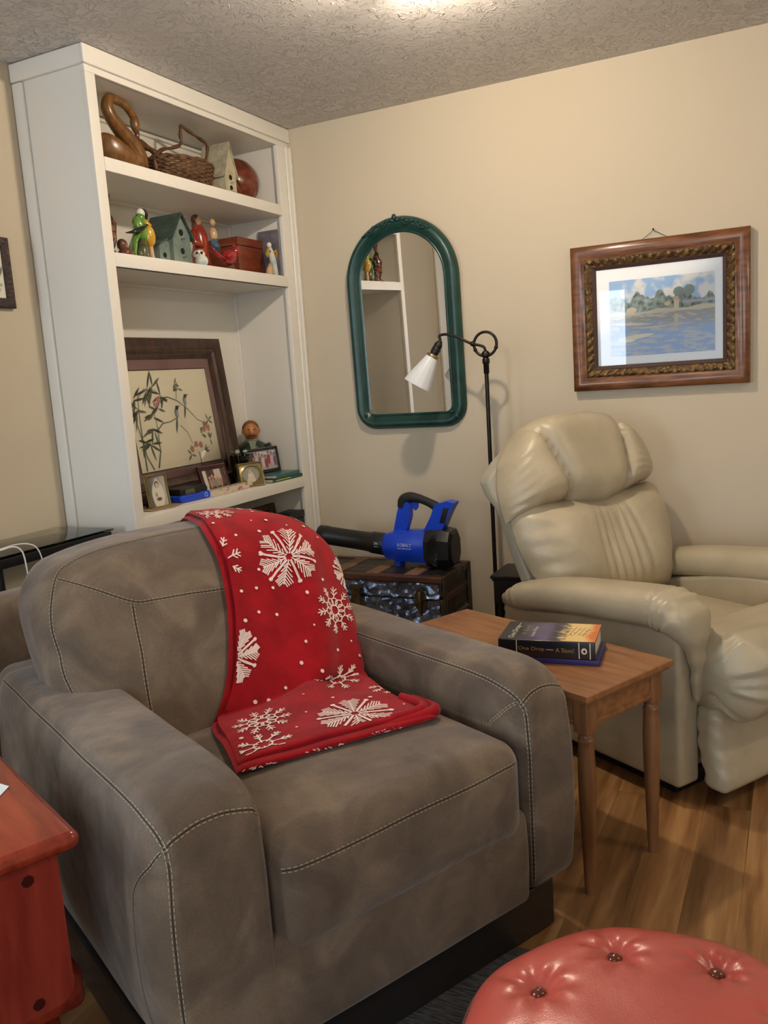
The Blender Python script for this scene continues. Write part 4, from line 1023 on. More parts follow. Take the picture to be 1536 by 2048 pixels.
# tube
mb = MB()
def blow(pts, rs): mb.tube([Vector(p) for p in pts], rs, 28)
zc = 0.088
mb.lathe([(0.026,0.0),(0.039,0.0),(0.042,0.004),(0.042,0.045),(0.0405,0.05),(0.041,0.20),(0.043,0.255),(0.047,0.262),(0.048,0.345),(0.044,0.352),(0,0.352)], 32, base=(-0.25, 0, 0.122), axis=(1, 0, -0.115), cap=False)
tubeo = mb.build('nozzle_tube', M_blk, lb, 40)
mb = MB(); mb.lathe([(0.0,0.02),(0.0385,0.02)], 32, base=(-0.25,0,0.122), axis=(1,0,-0.115), cap=False); mb.build('nozzle_inside', mat('dark_inside', (0.004,0.004,0.004), 0.9), tubeo)
# body: faceted housing
def hsec(x, w, h, zc_, c=0.3):
    w, h = w/2, h/2
    pts = [(-w, -h*c), (-w*0.62, -h), (w*0.62, -h), (w, -h*c), (w, h*c), (w*0.62, h), (-w*0.62, h), (-w, h*c)]
    return [Vector((x, a, zc_+b_)) for a, b_ in pts]
mb = MB(); mb.rings([hsec(0.075, 0.092, 0.088, 0.083), hsec(0.085, 0.108, 0.104, 0.083), hsec(0.13, 0.128, 0.118, 0.084), hsec(0.20, 0.136, 0.126, 0.084), hsec(0.285, 0.130, 0.130, 0.082), hsec(0.305, 0.118, 0.12, 0.080)], 0)
mb.tube([(0.14,0,0.04),(0.135,0,0.02),(0.132,0,0.0)], [0.036,0.030,0.033], 12, flat=0.7); mb.tube([(0.27,0,0.04),(0.275,0,0.015),(0.275,0,0.0)], [0.03,0.026,0.03], 12, flat=0.7)
body = mb.build('housing', M_blue, lb, 30)
mb = MB(); mb.box(0.135, 0.235, -0.0665, -0.0645, 0.099, 0.124, r=0.0005); mb.box(0.14, 0.23, -0.070, -0.066, 0.088, 0.0905, r=0.0005)
# rear intake
mb = MB(); mb.rings([hsec(0.275, 0.140, 0.146, 0.080, .45), hsec(0.30, 0.146, 0.156, 0.080, .5), hsec(0.345, 0.146, 0.158, 0.080, .5), hsec(0.382, 0.132, 0.146, 0.078, .5), hsec(0.392, 0.105, 0.12, 0.078, .5)], 0); ink = mb.build('intake_cover', M_blk, lb, 30)
mb = MB()
for k in range(6):
    r_ = 0.018+0.0095*k
    mb.tube([(0.338+0.75*r_*math.cos(a)*0.9, -0.0735, 0.080+1.0*r_*math.sin(a)) for a in [R(95+170*i/14) for i in range(15)]], 0.0017, 6)
mb.build('intake_grille', M_blk, ink, 60)
# handle
mb = MB()
mb.prism([(0.118,0.135),(0.175,0.138),(0.198,0.20),(0.205,0.262),(0.185,0.275),(0.155,0.262),(0.140,0.22)], 0.034, 0, P=lambda a, b_, c: (a, -0.017+c, b_))
mb.prism([(0.255,0.138),(0.335,0.135),(0.385,0.235),(0.405,0.268),(0.372,0.276),(0.318,0.262),(0.30,0.215)], 0.060, 0, P=lambda a, b_, c: (a, -0.030+c, b_))
mb.box(0.118, 0.345, -0.022, 0.022, 0.128, 0.150, r=0.006)
mb.build('handle_frame', M_blue, lb, 30)
mb = MB(); mb.tube(catmull([(0.160,0,0.245),(0.168,0,0.275),(0.195,0,0.288),(0.23,0,0.285),(0.27,0,0.272),(0.305,0,0.255),(0.325,0,0.24)], 6), [0.020+0.003*math.sin(i*0.2) for i in range(37)], 14); gr = mb.build('grip', M_grip, lb, 60)
mb = MB(); mb.prism([(0.205,0.268),(0.235,0.265),(0.232,0.245),(0.222,0.233),(0.214,0.240)], 0.014, 0, P=lambda a, b_, c: (a, -0.007+c, b_)); mb.build('trigger', M_blue, gr)
mb = MB(); mb.box(0.335, 0.360, -0.0315, 0.0315, 0.185, 0.25, r=0.003, fn=lambda p: (p.x+(p.z-0.185)*0.35, p.y, p.z)); mb.build('battery_slot', M_blk, lb)
mb = MB(); F = lambda x, z, y: Matrix.Translation((x, y, z)) @ Matrix.Rotation(R(90), 4, 'X') @ Matrix.Rotation(R(-2), 4, 'Z')
text_into(mb, 'KOBALT', 0.062, F(0.190, 0.098, -0.0695), 0, 0.014); text_into(mb, 'BRUSHLESS', 0.062, F(0.190, 0.083, -0.0693), 0, 0.005)
mb.build('brand_lettering', M_tr, lb, None); mb = MB(); text_into(mb, '24v', 0.020, F(0.050, 0.098, -0.0515), 0, 0.012); text_into(mb, 'MAX', 0.018, F(0.050, 0.084, -0.0505), 0, 0.004)
mb.build('voltage_lettering', M_tr, lb, None)

# ------------------------------------------------------------------ black stand behind recliner
t = thing('plant_stand', 'small black stand with turned legs between the trunk and the recliner back', 'stand', (1.02, -0.42, 0))
mb = MB(); mb.box(0, 0.24, 0, 0.22, 0.485, 0.50, r=0.004, seg=3); mb.box(0.006,0.234,0.006,0.214,0.476,0.485, r=0.002); mb.build('tabletop', M_black, t)
mb = MB(); mb.box(0.010, 0.23, 0.010, 0.21, 0.385, 0.476, r=0.003); mb.build('apron', M_black, t)
for x in (0.03, 0.21):
    for y in (0.03, 0.19):
        mb = MB(); mb.lathe([(0,0),(0.008,0),(0.011,0.02),(0.009,0.10),(0.014,0.20),(0.009,0.28),(0.012,0.32),(0.016,0.345),(0.010,0.36),(0.016,0.375),(0.018,0.386),(0,0.386)], 14, base=(x, y, 0)); mb.build('leg', M_black, t, 60)

# ------------------------------------------------------------------ floor lamp
LX, LY = 0.966, -0.20
M_frost = mat('frosted_glass', (0.86,0.88,0.9), 0.35); nb = M_frost.node_tree.nodes['Principled BSDF']; nb.inputs['Subsurface Weight'].default_value = 0.5; nb.inputs['Subsurface Radius'].default_value = (0.02,0.02,0.02); nb.inputs['Transmission Weight'].default_value = 0.25
lm = thing('floor_lamp', 'dark bronze floor lamp with a ring joint and frosted white glass shade', 'lamp', (LX, LY, 0))
mb = MB(); mb.lathe([(0,0),(0.095,0),(0.098,0.008),(0.085,0.018),(0.04,0.026),(0.02,0.04),(0.012,0.06),(0,0.06)], 32); mb.build('base', M_bronze, lm, 50)
mb = MB(); mb.cyl((0,0,0.05),(0.004,0,1.34),0.0085,0.0085,14); mb.lathe([(0.0085,1.285),(0.0115,1.29),(0.0115,1.325),(0.015,1.33),(0.015,1.345),(0.011,1.35),(0.018,1.358),(0.018,1.368),(0.010,1.378),(0,1.378)], 16, base=(0.004,0,0)); mb.build('pole', M_bronze, lm, 40)
rz_, ry_ = 1.405, 0.048
mb = MB(); mb.tube([(0.004+ry_*math.cos(2*PI*k/40), 0, rz_+ry_*math.sin(2*PI*k/40)) for k in range(40)], 0.0058, 10, closed=True)
for a in (205, 340): mb.ell((0.004+ry_*math.cos(R(a)), 0, rz_+ry_*math.sin(R(a))), 0.0085, 10, 6)
mb.build('ring', M_bronze, lm, 180)
sh0 = Vector((0.749-LX, -0.02, 1.377)); sh1 = Vector((0.680-LX, -0.045, 1.258)); sax = (sh1-sh0).normalized()
neck = sh0 - sax*0.055
arm_pts = catmull([(0.004,0,1.372),(0.0,-0.004,1.392),(-0.02,-0.006,1.402),(-0.055,-0.006,1.412),(-0.10,-0.006,1.436),(-0.135,-0.006,1.450),(-0.165,-0.008,1.457),(-0.188,-0.012,1.452),(neck.x+0.004, neck.y, neck.z+0.012),tuple(neck)], 6)
mb = MB(); mb.tube(arm_pts, 0.0058, 10); mb.ell((-0.048,-0.004,1.410), (0.012,0.011,0.011), 10, 6); am = mb.build('arm', M_bronze, lm, 60)
mb = MB(); mb.lathe([(0,-0.012),(0.008,-0.010),(0.013,0.0),(0.017,0.006),(0.0175,0.018),(0.016,0.02),(0.0185,0.024),(0.018,0.045),(0.014,0.055),(0,0.055)], 20, base=tuple(neck), axis=tuple(sax)); mb.build('socket', M_black, am, 40)
mb = MB(); mb.lathe([(0,-0.004),(0.022,-0.003),(0.026,0.002),(0.026,0.010),(0.022,0.013),(0,0.013)], 22, base=tuple(sh0), axis=tuple(sax)); mb.build('shade_holder', mat('brushed_brass', srgb(150,128,96), 0.35, metal=0.8), am, 40)
LS = (sh1-sh0).length
mb = MB(); nseg = 48; prof = [(0.023,0.006),(0.027,0.016),(0.034,0.04),(0.045,0.078),(0.055,0.112),(0.061,LS),(0.0595,LS+0.001),(0.0535,0.112),(0.0435,0.078),(0.0325,0.04),(0.0255,0.018)]
Q3 = Vector((0,0,1)).rotation_difference(sax).to_matrix()
mb.rings([[sh0 + Q3 @ Vector((r_*(1+0.012*math.cos(12*2*PI*k/nseg))*math.cos(2*PI*k/nseg), r_*(1+0.012*math.cos(12*2*PI*k/nseg))*math.sin(2*PI*k/nseg), z)) for k in range(nseg)] for r_, z in prof], 0, cap=False); mb.build('lamp_shade', M_frost, lm, 50)
mb = MB(); mb.ell(sh0+sax*0.06, (0.018,0.018,0.022), 14, 8); mb.build('bulb', M_white, lm, 180)

# ------------------------------------------------------------------ arched mirror
M_green = mat('dark_green_paint', srgb(16,52,48), 0.34, col2=srgb(24,64,56), nscale=20, bump=0.15, bscale=60, bdist=0.001)
M_mirror = mat('mirror_glass', (0.80,0.80,0.78), 0.01, metal=1.0)
MX, MZs = 0.537, 1.714; rI, rO = 0.205, 0.270; zb = 1.137
def arch(r, z0, rc_, n=36, m=6):
    pts = []
    for k in range(n+1):
        a = PI*k/n; pts.append((r*math.cos(a), MZs + r*math.sin(a)))
    for cx, a0 in ((-r+rc_, 180), (r-rc_, 270)):
        for k in range(m+1): a = R(a0+90*k/m); pts.append((cx+rc_*math.cos(a), z0+rc_+rc_*math.sin(a)))
    return pts
t = thing('wall_mirror', 'arched mirror in a dark green carved frame on the wall behind the lamp', 'mirror', (MX, 0, 1.07)); t.rotation_euler = (R(1.45), 0, 0)
ins = arch(rI-0.003, zb-0.003, 0.03)
def offs(d):
    return arch(rI-0.003+d, zb-0.003-d, 0.03+d*1.0)
prof = [(0.0,0.006),(0.0,0.014),(0.006,0.018),(0.010,0.016),(0.018,0.022),(0.034,0.036),(0.046,0.038),(0.056,0.032),(0.064,0.020),(0.068,0.012),(0.068,0.001)]
mb = MB(); mb.rings([[(x, -h, z-1.07) for x, z in offs(d)] for d, h in prof], 0, cap=False); fm = mb.build('frame', M_green, t, 50)
mb = MB(); mb.add([(x, -0.007, z-1.07) for x, z in arch(rI+0.003, zb-0.009, 0.03)], [tuple(range(len(ins)))], 0); mb.build('mirror_glass', M_mirror, t, None)
mb = MB(); mb.add([(x, -0.003, z-1.07) for x, z in arch(rI+0.05, zb-0.05, 0.08)], [tuple(range(len(ins)))], 0); mb.build('backing', M_black, t, None)
mb = MB()
for s_ in (-1, 1):
    for k in range(7):
        a = R(90 + s_*(3+k*5.2)); rr_ = rI+0.046+0.004*math.sin(k*2.1)
        mb.ell((rr_*math.cos(a), -0.040, MZs-1.07+rr_*math.sin(a)), (0.012-0.0008*k, 0.007, 0.009-0.0006*k), 10, 6)
    mb.tube([((rI+0.040+0.010*math.sin(k*1.1))*math.cos(R(90+s_*k*3)), -0.042, MZs-1.07+(rI+0.040+0.010*math.sin(k*1.1))*math.sin(R(90+s_*k*3))) for k in range(14)], 0.0035, 6)
mb.ell((0, -0.040, MZs-1.07+rI+0.058), (0.011, 0.008, 0.014), 10, 6)
mb.build('carved_crest', M_green, fm, 180)
for s_ in (-1, 1):
    mb = MB()
    for k in range(4): a = R(225 if s_ < 0 else 315); q = 0.012*k; mb.ell((s_*(rI+0.005+q*0.55) - s_*0.006*math.sin(k*2), -0.038+0.0018*k, zb-1.07-0.004-q*0.55+0.008*math.sin(k*2)), (0.009,0.006,0.007), 8, 5)
    mb.build('carved_corner', M_green, fm, 180)
mb = MB(); mb.tube([(-0.02,-0.004,0.0+MZs-1.07+0.262),(-0.02,-0.012,MZs-1.07+0.275)], 0.002, 6); mb.build('hanging_nail', M_black, t)

# ------------------------------------------------------------------ framed landscape print on the back wall
M_walnut = wood('picture_walnut', srgb(72,40,20), srgb(132,82,46), rough=0.3, stretch=(2,9,9), scale=5, coat=0.3)
M_carv = mat('gilt_carving', srgb(66,46,24), 0.38, metal=0.45, col2=srgb(120,92,50), nscale=60, bump=1.0, bscale=110, bdist=0.004)
M_liner = mat('frame_liner', srgb(70,50,46), 0.5)
M_mat = mat('white_mat_board', srgb(250,249,246), 0.7)
M_thin = glass_mat('picture_glass')
PX0, PX1, PZ0, PZ1 = 1.285, 1.946, 1.190, 1.756
pc = thing('framed_picture', 'wide walnut frame with gilt carving and a pale river landscape print on the back wall', 'picture', ((PX0+PX1)/2, -0.001, PZ0))
PO = Matrix.Translation((-(PX0+PX1)/2, 0.001, -PZ0))
def rect_frame(name, x0, x1, z0, z1, prof, m, parent, yb=0.0, M=None, sub=1, fn=None, smooth=40):
    # prof: (inset, height) pairs from the outer edge inwards
    mb = MB(); mb.at(M or PO); rr_ = []
    for d, h in prof:
        c = [(x0+d, z0+d), (x1-d, z0+d), (x1-d, z1-d), (x0+d, z1-d)]; ring = []
        for i in range(4):
            a, b_ = c[i], c[(i+1) % 4]
            for k in range(sub):
                x, z = lerp(a[0], b_[0], k/sub), lerp(a[1], b_[1], k/sub); hh = h
                if fn: hh = fn(x, z, d, h)
                ring.append((x, yb-hh, z))
        rr_.append(ring)
    mb.rings(rr_, 0, cap=False); return mb.build(name, m, parent, smooth)
rect_frame('frame', PX0, PX1, PZ0, PZ1, [(0.0,0.0),(0.0,0.034),(0.006,0.040),(0.020,0.047),(0.034,0.044),(0.046,0.034),(0.052,0.032)], M_walnut, pc)
rect_frame('carved_band', PX0+0.05, PX1-0.05, PZ0+0.05, PZ1-0.05, [(0.0,0.030),(0.004,0.034),(0.010,0.036),(0.018,0.032),(0.026,0.026),(0.032,0.022)], M_carv, pc, sub=110, fn=lambda x, z, d, h: h + (0.0035*math.sin((x-z)*190) + 0.003*noise.noise(Vector((x*90, z*90, d*60))))*(0.0 if d in (0.0, 0.032) else 1))
rect_frame('liner', PX0+0.081, PX1-0.081, PZ0+0.081, PZ1-0.081, [(0.0,0.023),(0.002,0.025),(0.014,0.016),(0.0155,0.012)], M_liner, pc)
mb = MB().at(PO); mb.box(PX0+0.085, PX1-0.085, -0.0125, -0.004, PZ0+0.085, PZ1-0.085); mb.box(PX0+0.01, PX1-0.01, -0.004, -0.001, PZ0+0.01, PZ1-0.01); mb.build('mat_board', M_mat, pc)
IW, IH = 0.392, 0.294
def land(X, Y):
    n = npnoise(X, Y, 16, 2, 4); n2 = npnoise(X*0.6, Y*3, 40, 5, 3); n3 = npnoise(X, Y, 60, 9, 2)
    sky = np.array(srgb(150,186,220)); cl = np.array(srgb(232,226,216)); t = np.clip((n+0.02+0.45*(X/IW-0.45))*2.4, 0, 1)[..., None]
    img = sky*(1-t)+cl*t
    hor = 0.165 + 0.006*(X/IW)
    topl = 0.226 + 0.008*np.sin(X*70) + 0.022*npnoise(X, Y*0, 34, 3, 3) - 0.02*np.clip((X-0.28)/0.05, 0, 1)
    tree = ((Y > hor) & (Y < topl)).astype(float)[..., None]; tc_ = np.array(srgb(122,136,124)) + (n3[..., None]*0.26)*np.array([0.8,1.0,0.9]); img = img*(1-tree) + tc_*tree
    bank = ((Y > hor-0.010) & (Y < hor+0.004*np.sin(X*40)+0.003)).astype(float)[..., None]; img = img*(1-bank) + np.array(srgb(206,192,160))*bank
    wat = (Y <= hor-0.010).astype(float)[..., None]
    refl = np.clip((Y-0.085)/0.05 + n2*0.8, 0, 1)[..., None]; wc = (np.array(srgb(150,176,212))*(1-refl) + np.array(srgb(158,152,142))*refl)
    hl = np.clip(n2*1.8+0.1-0.3*refl[..., 0], 0, 0.6)[..., None]; wc = wc*(1-hl) + np.array(srgb(214,208,192))*hl
    img = img*(1-wat) + wc*wat
    return img
sh = [('ell', 0.085, 0.176, 0.020, 0.011, srgb(214,196,168)), ('rect', 0.243, 0.262, 0.165, 0.207, srgb(214,192,150)), ('ell', 0.2525, 0.208, 0.012, 0.007, srgb(196,160,120)),
      ('rect', 0.246, 0.259, 0.100, 0.150, srgb(204,188,150)), ('leaf', 0.0, 0.128, 0.165, 0.118, 0.0045, srgb(220,212,190)), ('leaf', 0.03, 0.066, 0.17, 0.080, 0.009, srgb(232,222,190)), ('leaf', 0.025, 0.058, 0.10, 0.060, 0.006, srgb(240,236,222)), ('leaf', 0.11, 0.104, 0.23, 0.108, 0.003, srgb(222,206,178)),
      ('rect', 0.275, 0.392, 0.188, 0.196, srgb(170,160,170)), ('ell', 0.30, 0.235, 0.02, 0.02, srgb(124,136,126)), ('ell', 0.262, 0.232, 0.02, 0.018, srgb(116,130,120)), ('ell', 0.22, 0.19, 0.012, 0.008, srgb(210,190,120))]
img = raster(210, 150, IW, IH, land, sh)**0.82
cxp, czp = (PX0+PX1)/2+0.011, (PZ0+PZ1)/2-0.008
sheet('landscape_print', img, lambda u, v: PO @ Vector((cxp-IW/2+IW*u, -0.0131, czp-IH/2+IH*v)), M_paint, pc)
mb = MB().at(PO); x0, x1, z0, z1 = PX0+0.09, PX1-0.09, PZ0+0.09, PZ1-0.09; mb.add([(x0,-0.0145,z0),(x1,-0.0145,z0),(x1,-0.0145,z1),(x0,-0.0145,z1)], [(0,1,2,3)], 0); mb.build('picture_glass', M_thin, pc, None)
mb = MB().at(PO); hx, hz = 1.602, 1.788; mb.tube([(hx-0.05,-0.012,1.752),(hx,-0.006,hz),(hx+0.06,-0.012,1.752)], 0.0012, 6); mb.build('hanging_wire', M_black, pc)
mb = MB().at(PO); mb.cyl((hx,0,hz),(hx,-0.014,hz+0.003),0.0016,0.0016,8); mb.ell((hx,-0.014,hz+0.003),0.004,8,5); mb.build('nail', M_black, pc)

# picture at the left edge, on the left wall
pl = thing('framed_picture', 'small botanical print in a rough dark brown frame on the left wall', 'picture', (XL, -1.592, 1.617))
PL = Matrix.Identity(4)
def fr_left(prof, m, name, y0, y1, z0, z1):
    mb = MB(); rr_ = []
    for d, h in prof: rr_.append([(0.001+h, y0+d, z0+d), (0.001+h, y1-d, z0+d), (0.001+h, y1-d, z1-d), (0.001+h, y0+d, z1-d)])
    mb.rings(rr_, 0, cap=False); return mb.build(name, m, pl, 30)
fr_left([(0,0),(0,0.016),(0.006,0.022),(0.02,0.024),(0.032,0.018),(0.034,0.010)], mat('rough_dark_wood', srgb(40,26,22), 0.55, col2=srgb(66,46,38), nscale=40, bump=0.8, bscale=90), 'frame', -0.20, 0.223, 0, 0.235)
def leafbg(X, Y): return np.ones(X.shape+(3,))*np.array(srgb(222,218,200))
sh = [('leaf', 0.31+0.03*k, 0.05+0.02*(k % 2), 0.33+0.028*k, 0.10+0.01*(k % 3), 0.005, srgb(80,92,74)) for k in range(2)] + [('ell', 0.345, 0.045, 0.004, 0.005, srgb(92,104,84)), ('ell', 0.338, 0.028, 0.004, 0.004, srgb(120,124,104)), ('leaf', 0.10, 0.02, 0.16, 0.15, 0.012, srgb(84,100,76)), ('leaf', 0.2, 0.02, 0.17, 0.14, 0.012, srgb(90,104,80))]
img = raster(70, 36, 0.36, 0.175, leafbg, sh)
sheet('botanical_print', img, lambda u, v: (0.012, -0.167+0.357*u, 0.033+0.17*v), M_paint, pl)
mb = MB(); mb.box(0.001, 0.010, -0.19, 0.213, 0.01, 0.225); mb.build('backing', M_black, pl)

# ------------------------------------------------------------------ glass desk, cables, sofa
M_deskglass = glass_mat('desk_glass', (0.86,0.93,0.90))
dk = thing('glass_desk', 'glass topped desk with a black metal front rail along the left wall', 'desk', (XL, -1.95, 0))
mb = MB(); mb.box(0.004, 0.278, -0.65, 0.645, 0.832, 0.840, r=0.002); mb.build('glass_top', M_deskglass, dk)
mb = MB(); mb.box(0.250, 0.276, -0.65, 0.636, 0.800, 0.830, r=0.003); mb.box(0.01, 0.03, -0.65, 0.62, 0.800, 0.830, r=0.003); mb.build('rail', M_black, dk)
for y in (0.17, -0.60, 0.60):
    mb = MB(); mb.tube([(0.262, y, 0.802), (0.255, y+(0.02 if y > 0 else -0.02), 0.0)], 0.010, 10); mb.tube([(0.022, y, 0.802), (0.022, y, 0.0)], 0.010, 10); mb.tube([(0.022, y, 0.40), (0.258, y, 0.40)], 0.008, 8); mb.build('leg', M_black, dk, 40)
M_cable = mat('white_cable', srgb(230,225,215), 0.4)
mb = MB(); mb.tube(catmull([(-0.20,-1.86,0.8465),(-0.12,-1.80,0.847),(-0.075,-1.765,0.856),(-0.05,-1.735,0.862),(-0.038,-1.718,0.850),(-0.035,-1.710,0.82),(-0.035,-1.705,0.74),(-0.035,-1.70,0.60),(-0.035,-1.70,0.45)], 8), 0.0024, 8); o = mb.build('charging_cable', M_cable, None, 60); tag(o, 'white cable crossing the glass desk edge, the one hanging farther left', 'cable', 'white cables over the glass desk edge')
mb = MB(); mb.tube(catmull([(-0.24,-1.80,0.8465),(-0.14,-1.745,0.847),(-0.085,-1.70,0.860),(-0.055,-1.672,0.858),(-0.040,-1.655,0.842),(-0.034,-1.645,0.80),(-0.034,-1.64,0.70),(-0.034,-1.64,0.50)], 8), 0.002, 8); o = mb.build('charging_cable', M_cable, None, 60); tag(o, 'thin white cable crossing the glass desk edge, the one nearer the bookcase', 'cable', 'white cables over the glass desk edge')
sf = thing('sofa', 'brown suede sofa partly hidden behind the left arm of the armchair', 'sofa', (0.06, -2.1, 0))
mb = MB(); mb.box(-0.075, 0.085, -0.75, 0.44, 0.06, 0.700, r=0.05, seg=5, n=6); mb.build('back_frame', M_suede, sf, 180)
mb = MB(); mb.box(-0.06, 0.105, -0.70, 0.36, 0.50, 0.765, r=0.07, seg=6, n=(3,10,4), fn=lambda p: (p.x+wob(p,0.01,5), p.y, p.z+wob(p,0.01,4))); mb.build('back_cushion', M_suede, sf, 180)
for y in (-0.68, 0.38):
    for x in (-0.05, 0.06): mb = MB(); mb.box(x-0.02, x+0.02, y-0.02, y+0.02, 0, 0.062, r=0.003); mb.build('foot', M_plinth, sf)

# loose paper on the red side table
mb = MB(); Pq = [(-1.068, 0.325), (-1.10, 0.285), (-1.30, 0.20), (-1.42, 0.36), (-1.40, 0.50), (-1.085, 0.40)]
mb.prism([(-1.066, 0.325), (-1.115, 0.262), (-1.30, 0.27), (-1.34, 0.46), (-1.12, 0.455)], 0.001, 0, P=lambda x, y, z: RTC @ Vector((x, y, RTH+0.001-AC[2]+z)))
o = mb.build('paper_sheet', mat('white_paper', srgb(228,236,238), 0.7), None, None); tag(o, 'loose white paper lying on the glossy red side table', 'paper')

# ------------------------------------------------------------------ things on the bookcase shelves
M_driftw = wood('carved_brown_wood', srgb(92,58,24), srgb(134,92,44), rough=0.32, stretch=(6,6,2), scale=10, coat=0.3)
M_root = wood('twisted_root', srgb(70,42,26), srgb(112,72,44), rough=0.4, stretch=(5,5,5), scale=12)
M_wick = mat('brown_wicker', srgb(76,50,32), 0.6, col2=srgb(124,90,60), nscale=40)
M_creamp = mat('weathered_cream_paint', srgb(196,188,158), 0.7, col2=srgb(170,160,128), nscale=25, bump=0.3)
M_creamr = mat('weathered_shingle', srgb(160,154,132), 0.75, col2=srgb(190,184,160), nscale=30, bump=0.5, bscale=70)
M_hole = mat('dark_hole', (0.006,0.005,0.004), 0.9)
M_ballw = wood('carved_rosewood', srgb(74,28,12), srgb(134,62,30), rough=0.3, stretch=(3,3,6), scale=8, coat=0.4)
M_teal = mat('weathered_teal_paint', srgb(98,116,108), 0.7, col2=srgb(124,138,126), nscale=22, bump=0.3)
M_tealr = mat('dark_teal_roof', srgb(54,72,64), 0.7, col2=srgb(76,92,82), nscale=25, bump=0.4)
def glaze(n, c, c2=None, r=0.15): return mat('glazed_'+n, c, r, col2=c2, nscale=25, coat=0.6)
G_green = glaze('green', srgb(52,110,34), srgb(120,160,70)); G_yel = glaze('yellow', srgb(190,140,30), srgb(206,168,60)); G_wh = glaze('white', srgb(226,222,210)); G_blk = glaze('black', srgb(22,20,18))
G_olive = glaze('olive', srgb(50,54,30), srgb(104,104,70)); G_red = glaze('red', srgb(140,14,18), srgb(168,26,28)); G_org = glaze('orange', srgb(170,84,36), srgb(196,120,60)); G_brn = glaze('brown', srgb(56,34,24), srgb(104,62,38))
G_blue = glaze('blue', srgb(34,58,92), srgb(110,150,170)); G_tan = glaze('tan', srgb(190,150,110), srgb(206,170,130)); G_redb = glaze('brick_red', srgb(132,40,24), srgb(166,62,34)); G_pale = glaze('pale_blue', srgb(150,184,190), srgb(226,220,196))

# carved swan
t = thing('swan_carving', 'brown carved wooden swan with a looping neck at the left of the top shelf', 'carving', (-0.10, -0.985, S1))
mb = MB(); mb.ell((0,-0.02,0.045), (0.062,0.115,0.044), 24, 14, fn=lambda p: (p.x, p.y, p.z + 0.045*sm(0.0,-0.12,p.y)*(1 if p.z > 0.045 else 0.3))); mb.build('body', M_driftw, t, 180)
npt = catmull([(0,0.07,0.035),(0,0.072,0.075),(0,0.035,0.115),(0,-0.02,0.155),(0,-0.062,0.20),(0,-0.055,0.238),(0,-0.015,0.248),(0,0.035,0.238),(0,0.068,0.212)], 7)
mb = MB(); mb.tube(npt, [lerp(0.036,0.015, min(1, i/(len(npt)-1)*1.25)) for i in range(len(npt))], 16); mb.build('neck', M_driftw, t, 180)
mb = MB(); mb.ell((0,0.074,0.188), (0.017,0.019,0.034), 14, 10); hdw = mb.build('head', M_driftw, t, 180)
mb = MB(); mb.tube([(0,0.077,0.165),(0,0.080,0.142),(0,0.079,0.122)], [0.011,0.008,0.003], 10); mb.build('beak', G_brn, hdw, 180)
# root
mb = MB(); mb.tube(catmull([(-0.22,-0.90,S1+0.015),(-0.22,-0.885,2.17),(-0.22,-0.87,2.245),(-0.22,-0.82,2.272),(-0.22,-0.76,2.262),(-0.21,-0.70,2.250),(-0.20,-0.65,2.215),(-0.20,-0.62,2.165),(-0.20,-0.60,S1+0.012)], 7), [0.016+0.006*math.sin(i*0.5) for i in range(57)], 12)
mb.tube(catmull([(-0.215,-0.875,2.2),(-0.19,-0.83,2.17),(-0.19,-0.80,2.13),(-0.19,-0.79,S1+0.008)], 6), 0.012, 10)
o = mb.build('driftwood', M_root, None, 180); tag(o, 'twisted brown driftwood arching behind the swan and the wicker basket', 'driftwood')
# wicker basket
def basket(cx, cy, r0, r1, h, nm, label, handle):
    t = thing(nm, label, 'basket', (cx, cy, S1))
    mb = MB(); nw = 26; nr = 12
    for j in range(nr):
        z = 0.006 + (h-0.012)*j/(nr-1); r = lerp(r0, r1, (z/h)**0.7)
        mb.tube([((r*0.62)*math.cos(2*PI*k/104)*(1+0.034*((-1)**(k//3+j))), r*math.sin(2*PI*k/104)*(1+0.034*((-1)**(k//3+j))), z) for k in range(104)], 0.0046, 5, closed=True)
    mb.tube([((r1*0.62)*math.cos(2*PI*k/52), r1*math.sin(2*PI*k/52), h+0.003*math.sin(k*1.5)) for k in range(52)], 0.007, 6, closed=True)
    mb.lathe([(0,0.004),(0.9,0.004),(0.92,0.006),(0.0,0.008)], 32, fn=lambda p: (p.x*r0*0.62, p.y*r0, p.z)); mb.build('woven_body', M_wick, t, 60)
    if handle: mb = MB(); hp = catmull(handle, 6); mb.tube(hp, [0.0065+0.0015*math.sin(i*0.7) for i in range(len(hp))], 10); mb.build('handle', M_root, t, 180)
basket(-0.12, -0.635, 0.125, 0.158, 0.098, 'wicker_basket', 'brown wicker basket with an angular twig handle on the top shelf', [(0,-0.155,0.05),(0,-0.158,0.095),(0,-0.11,0.132),(0,-0.045,0.152),(0,0.010,0.178),(0,0.012,0.215),(0,0.018,0.244),(0,0.035,0.246),(0,0.075,0.236),(0,0.13,0.225),(0,0.175,0.213),(0,0.183,0.190),(0,0.165,0.14),(0,0.150,0.085),(0,0.148,0.05)])
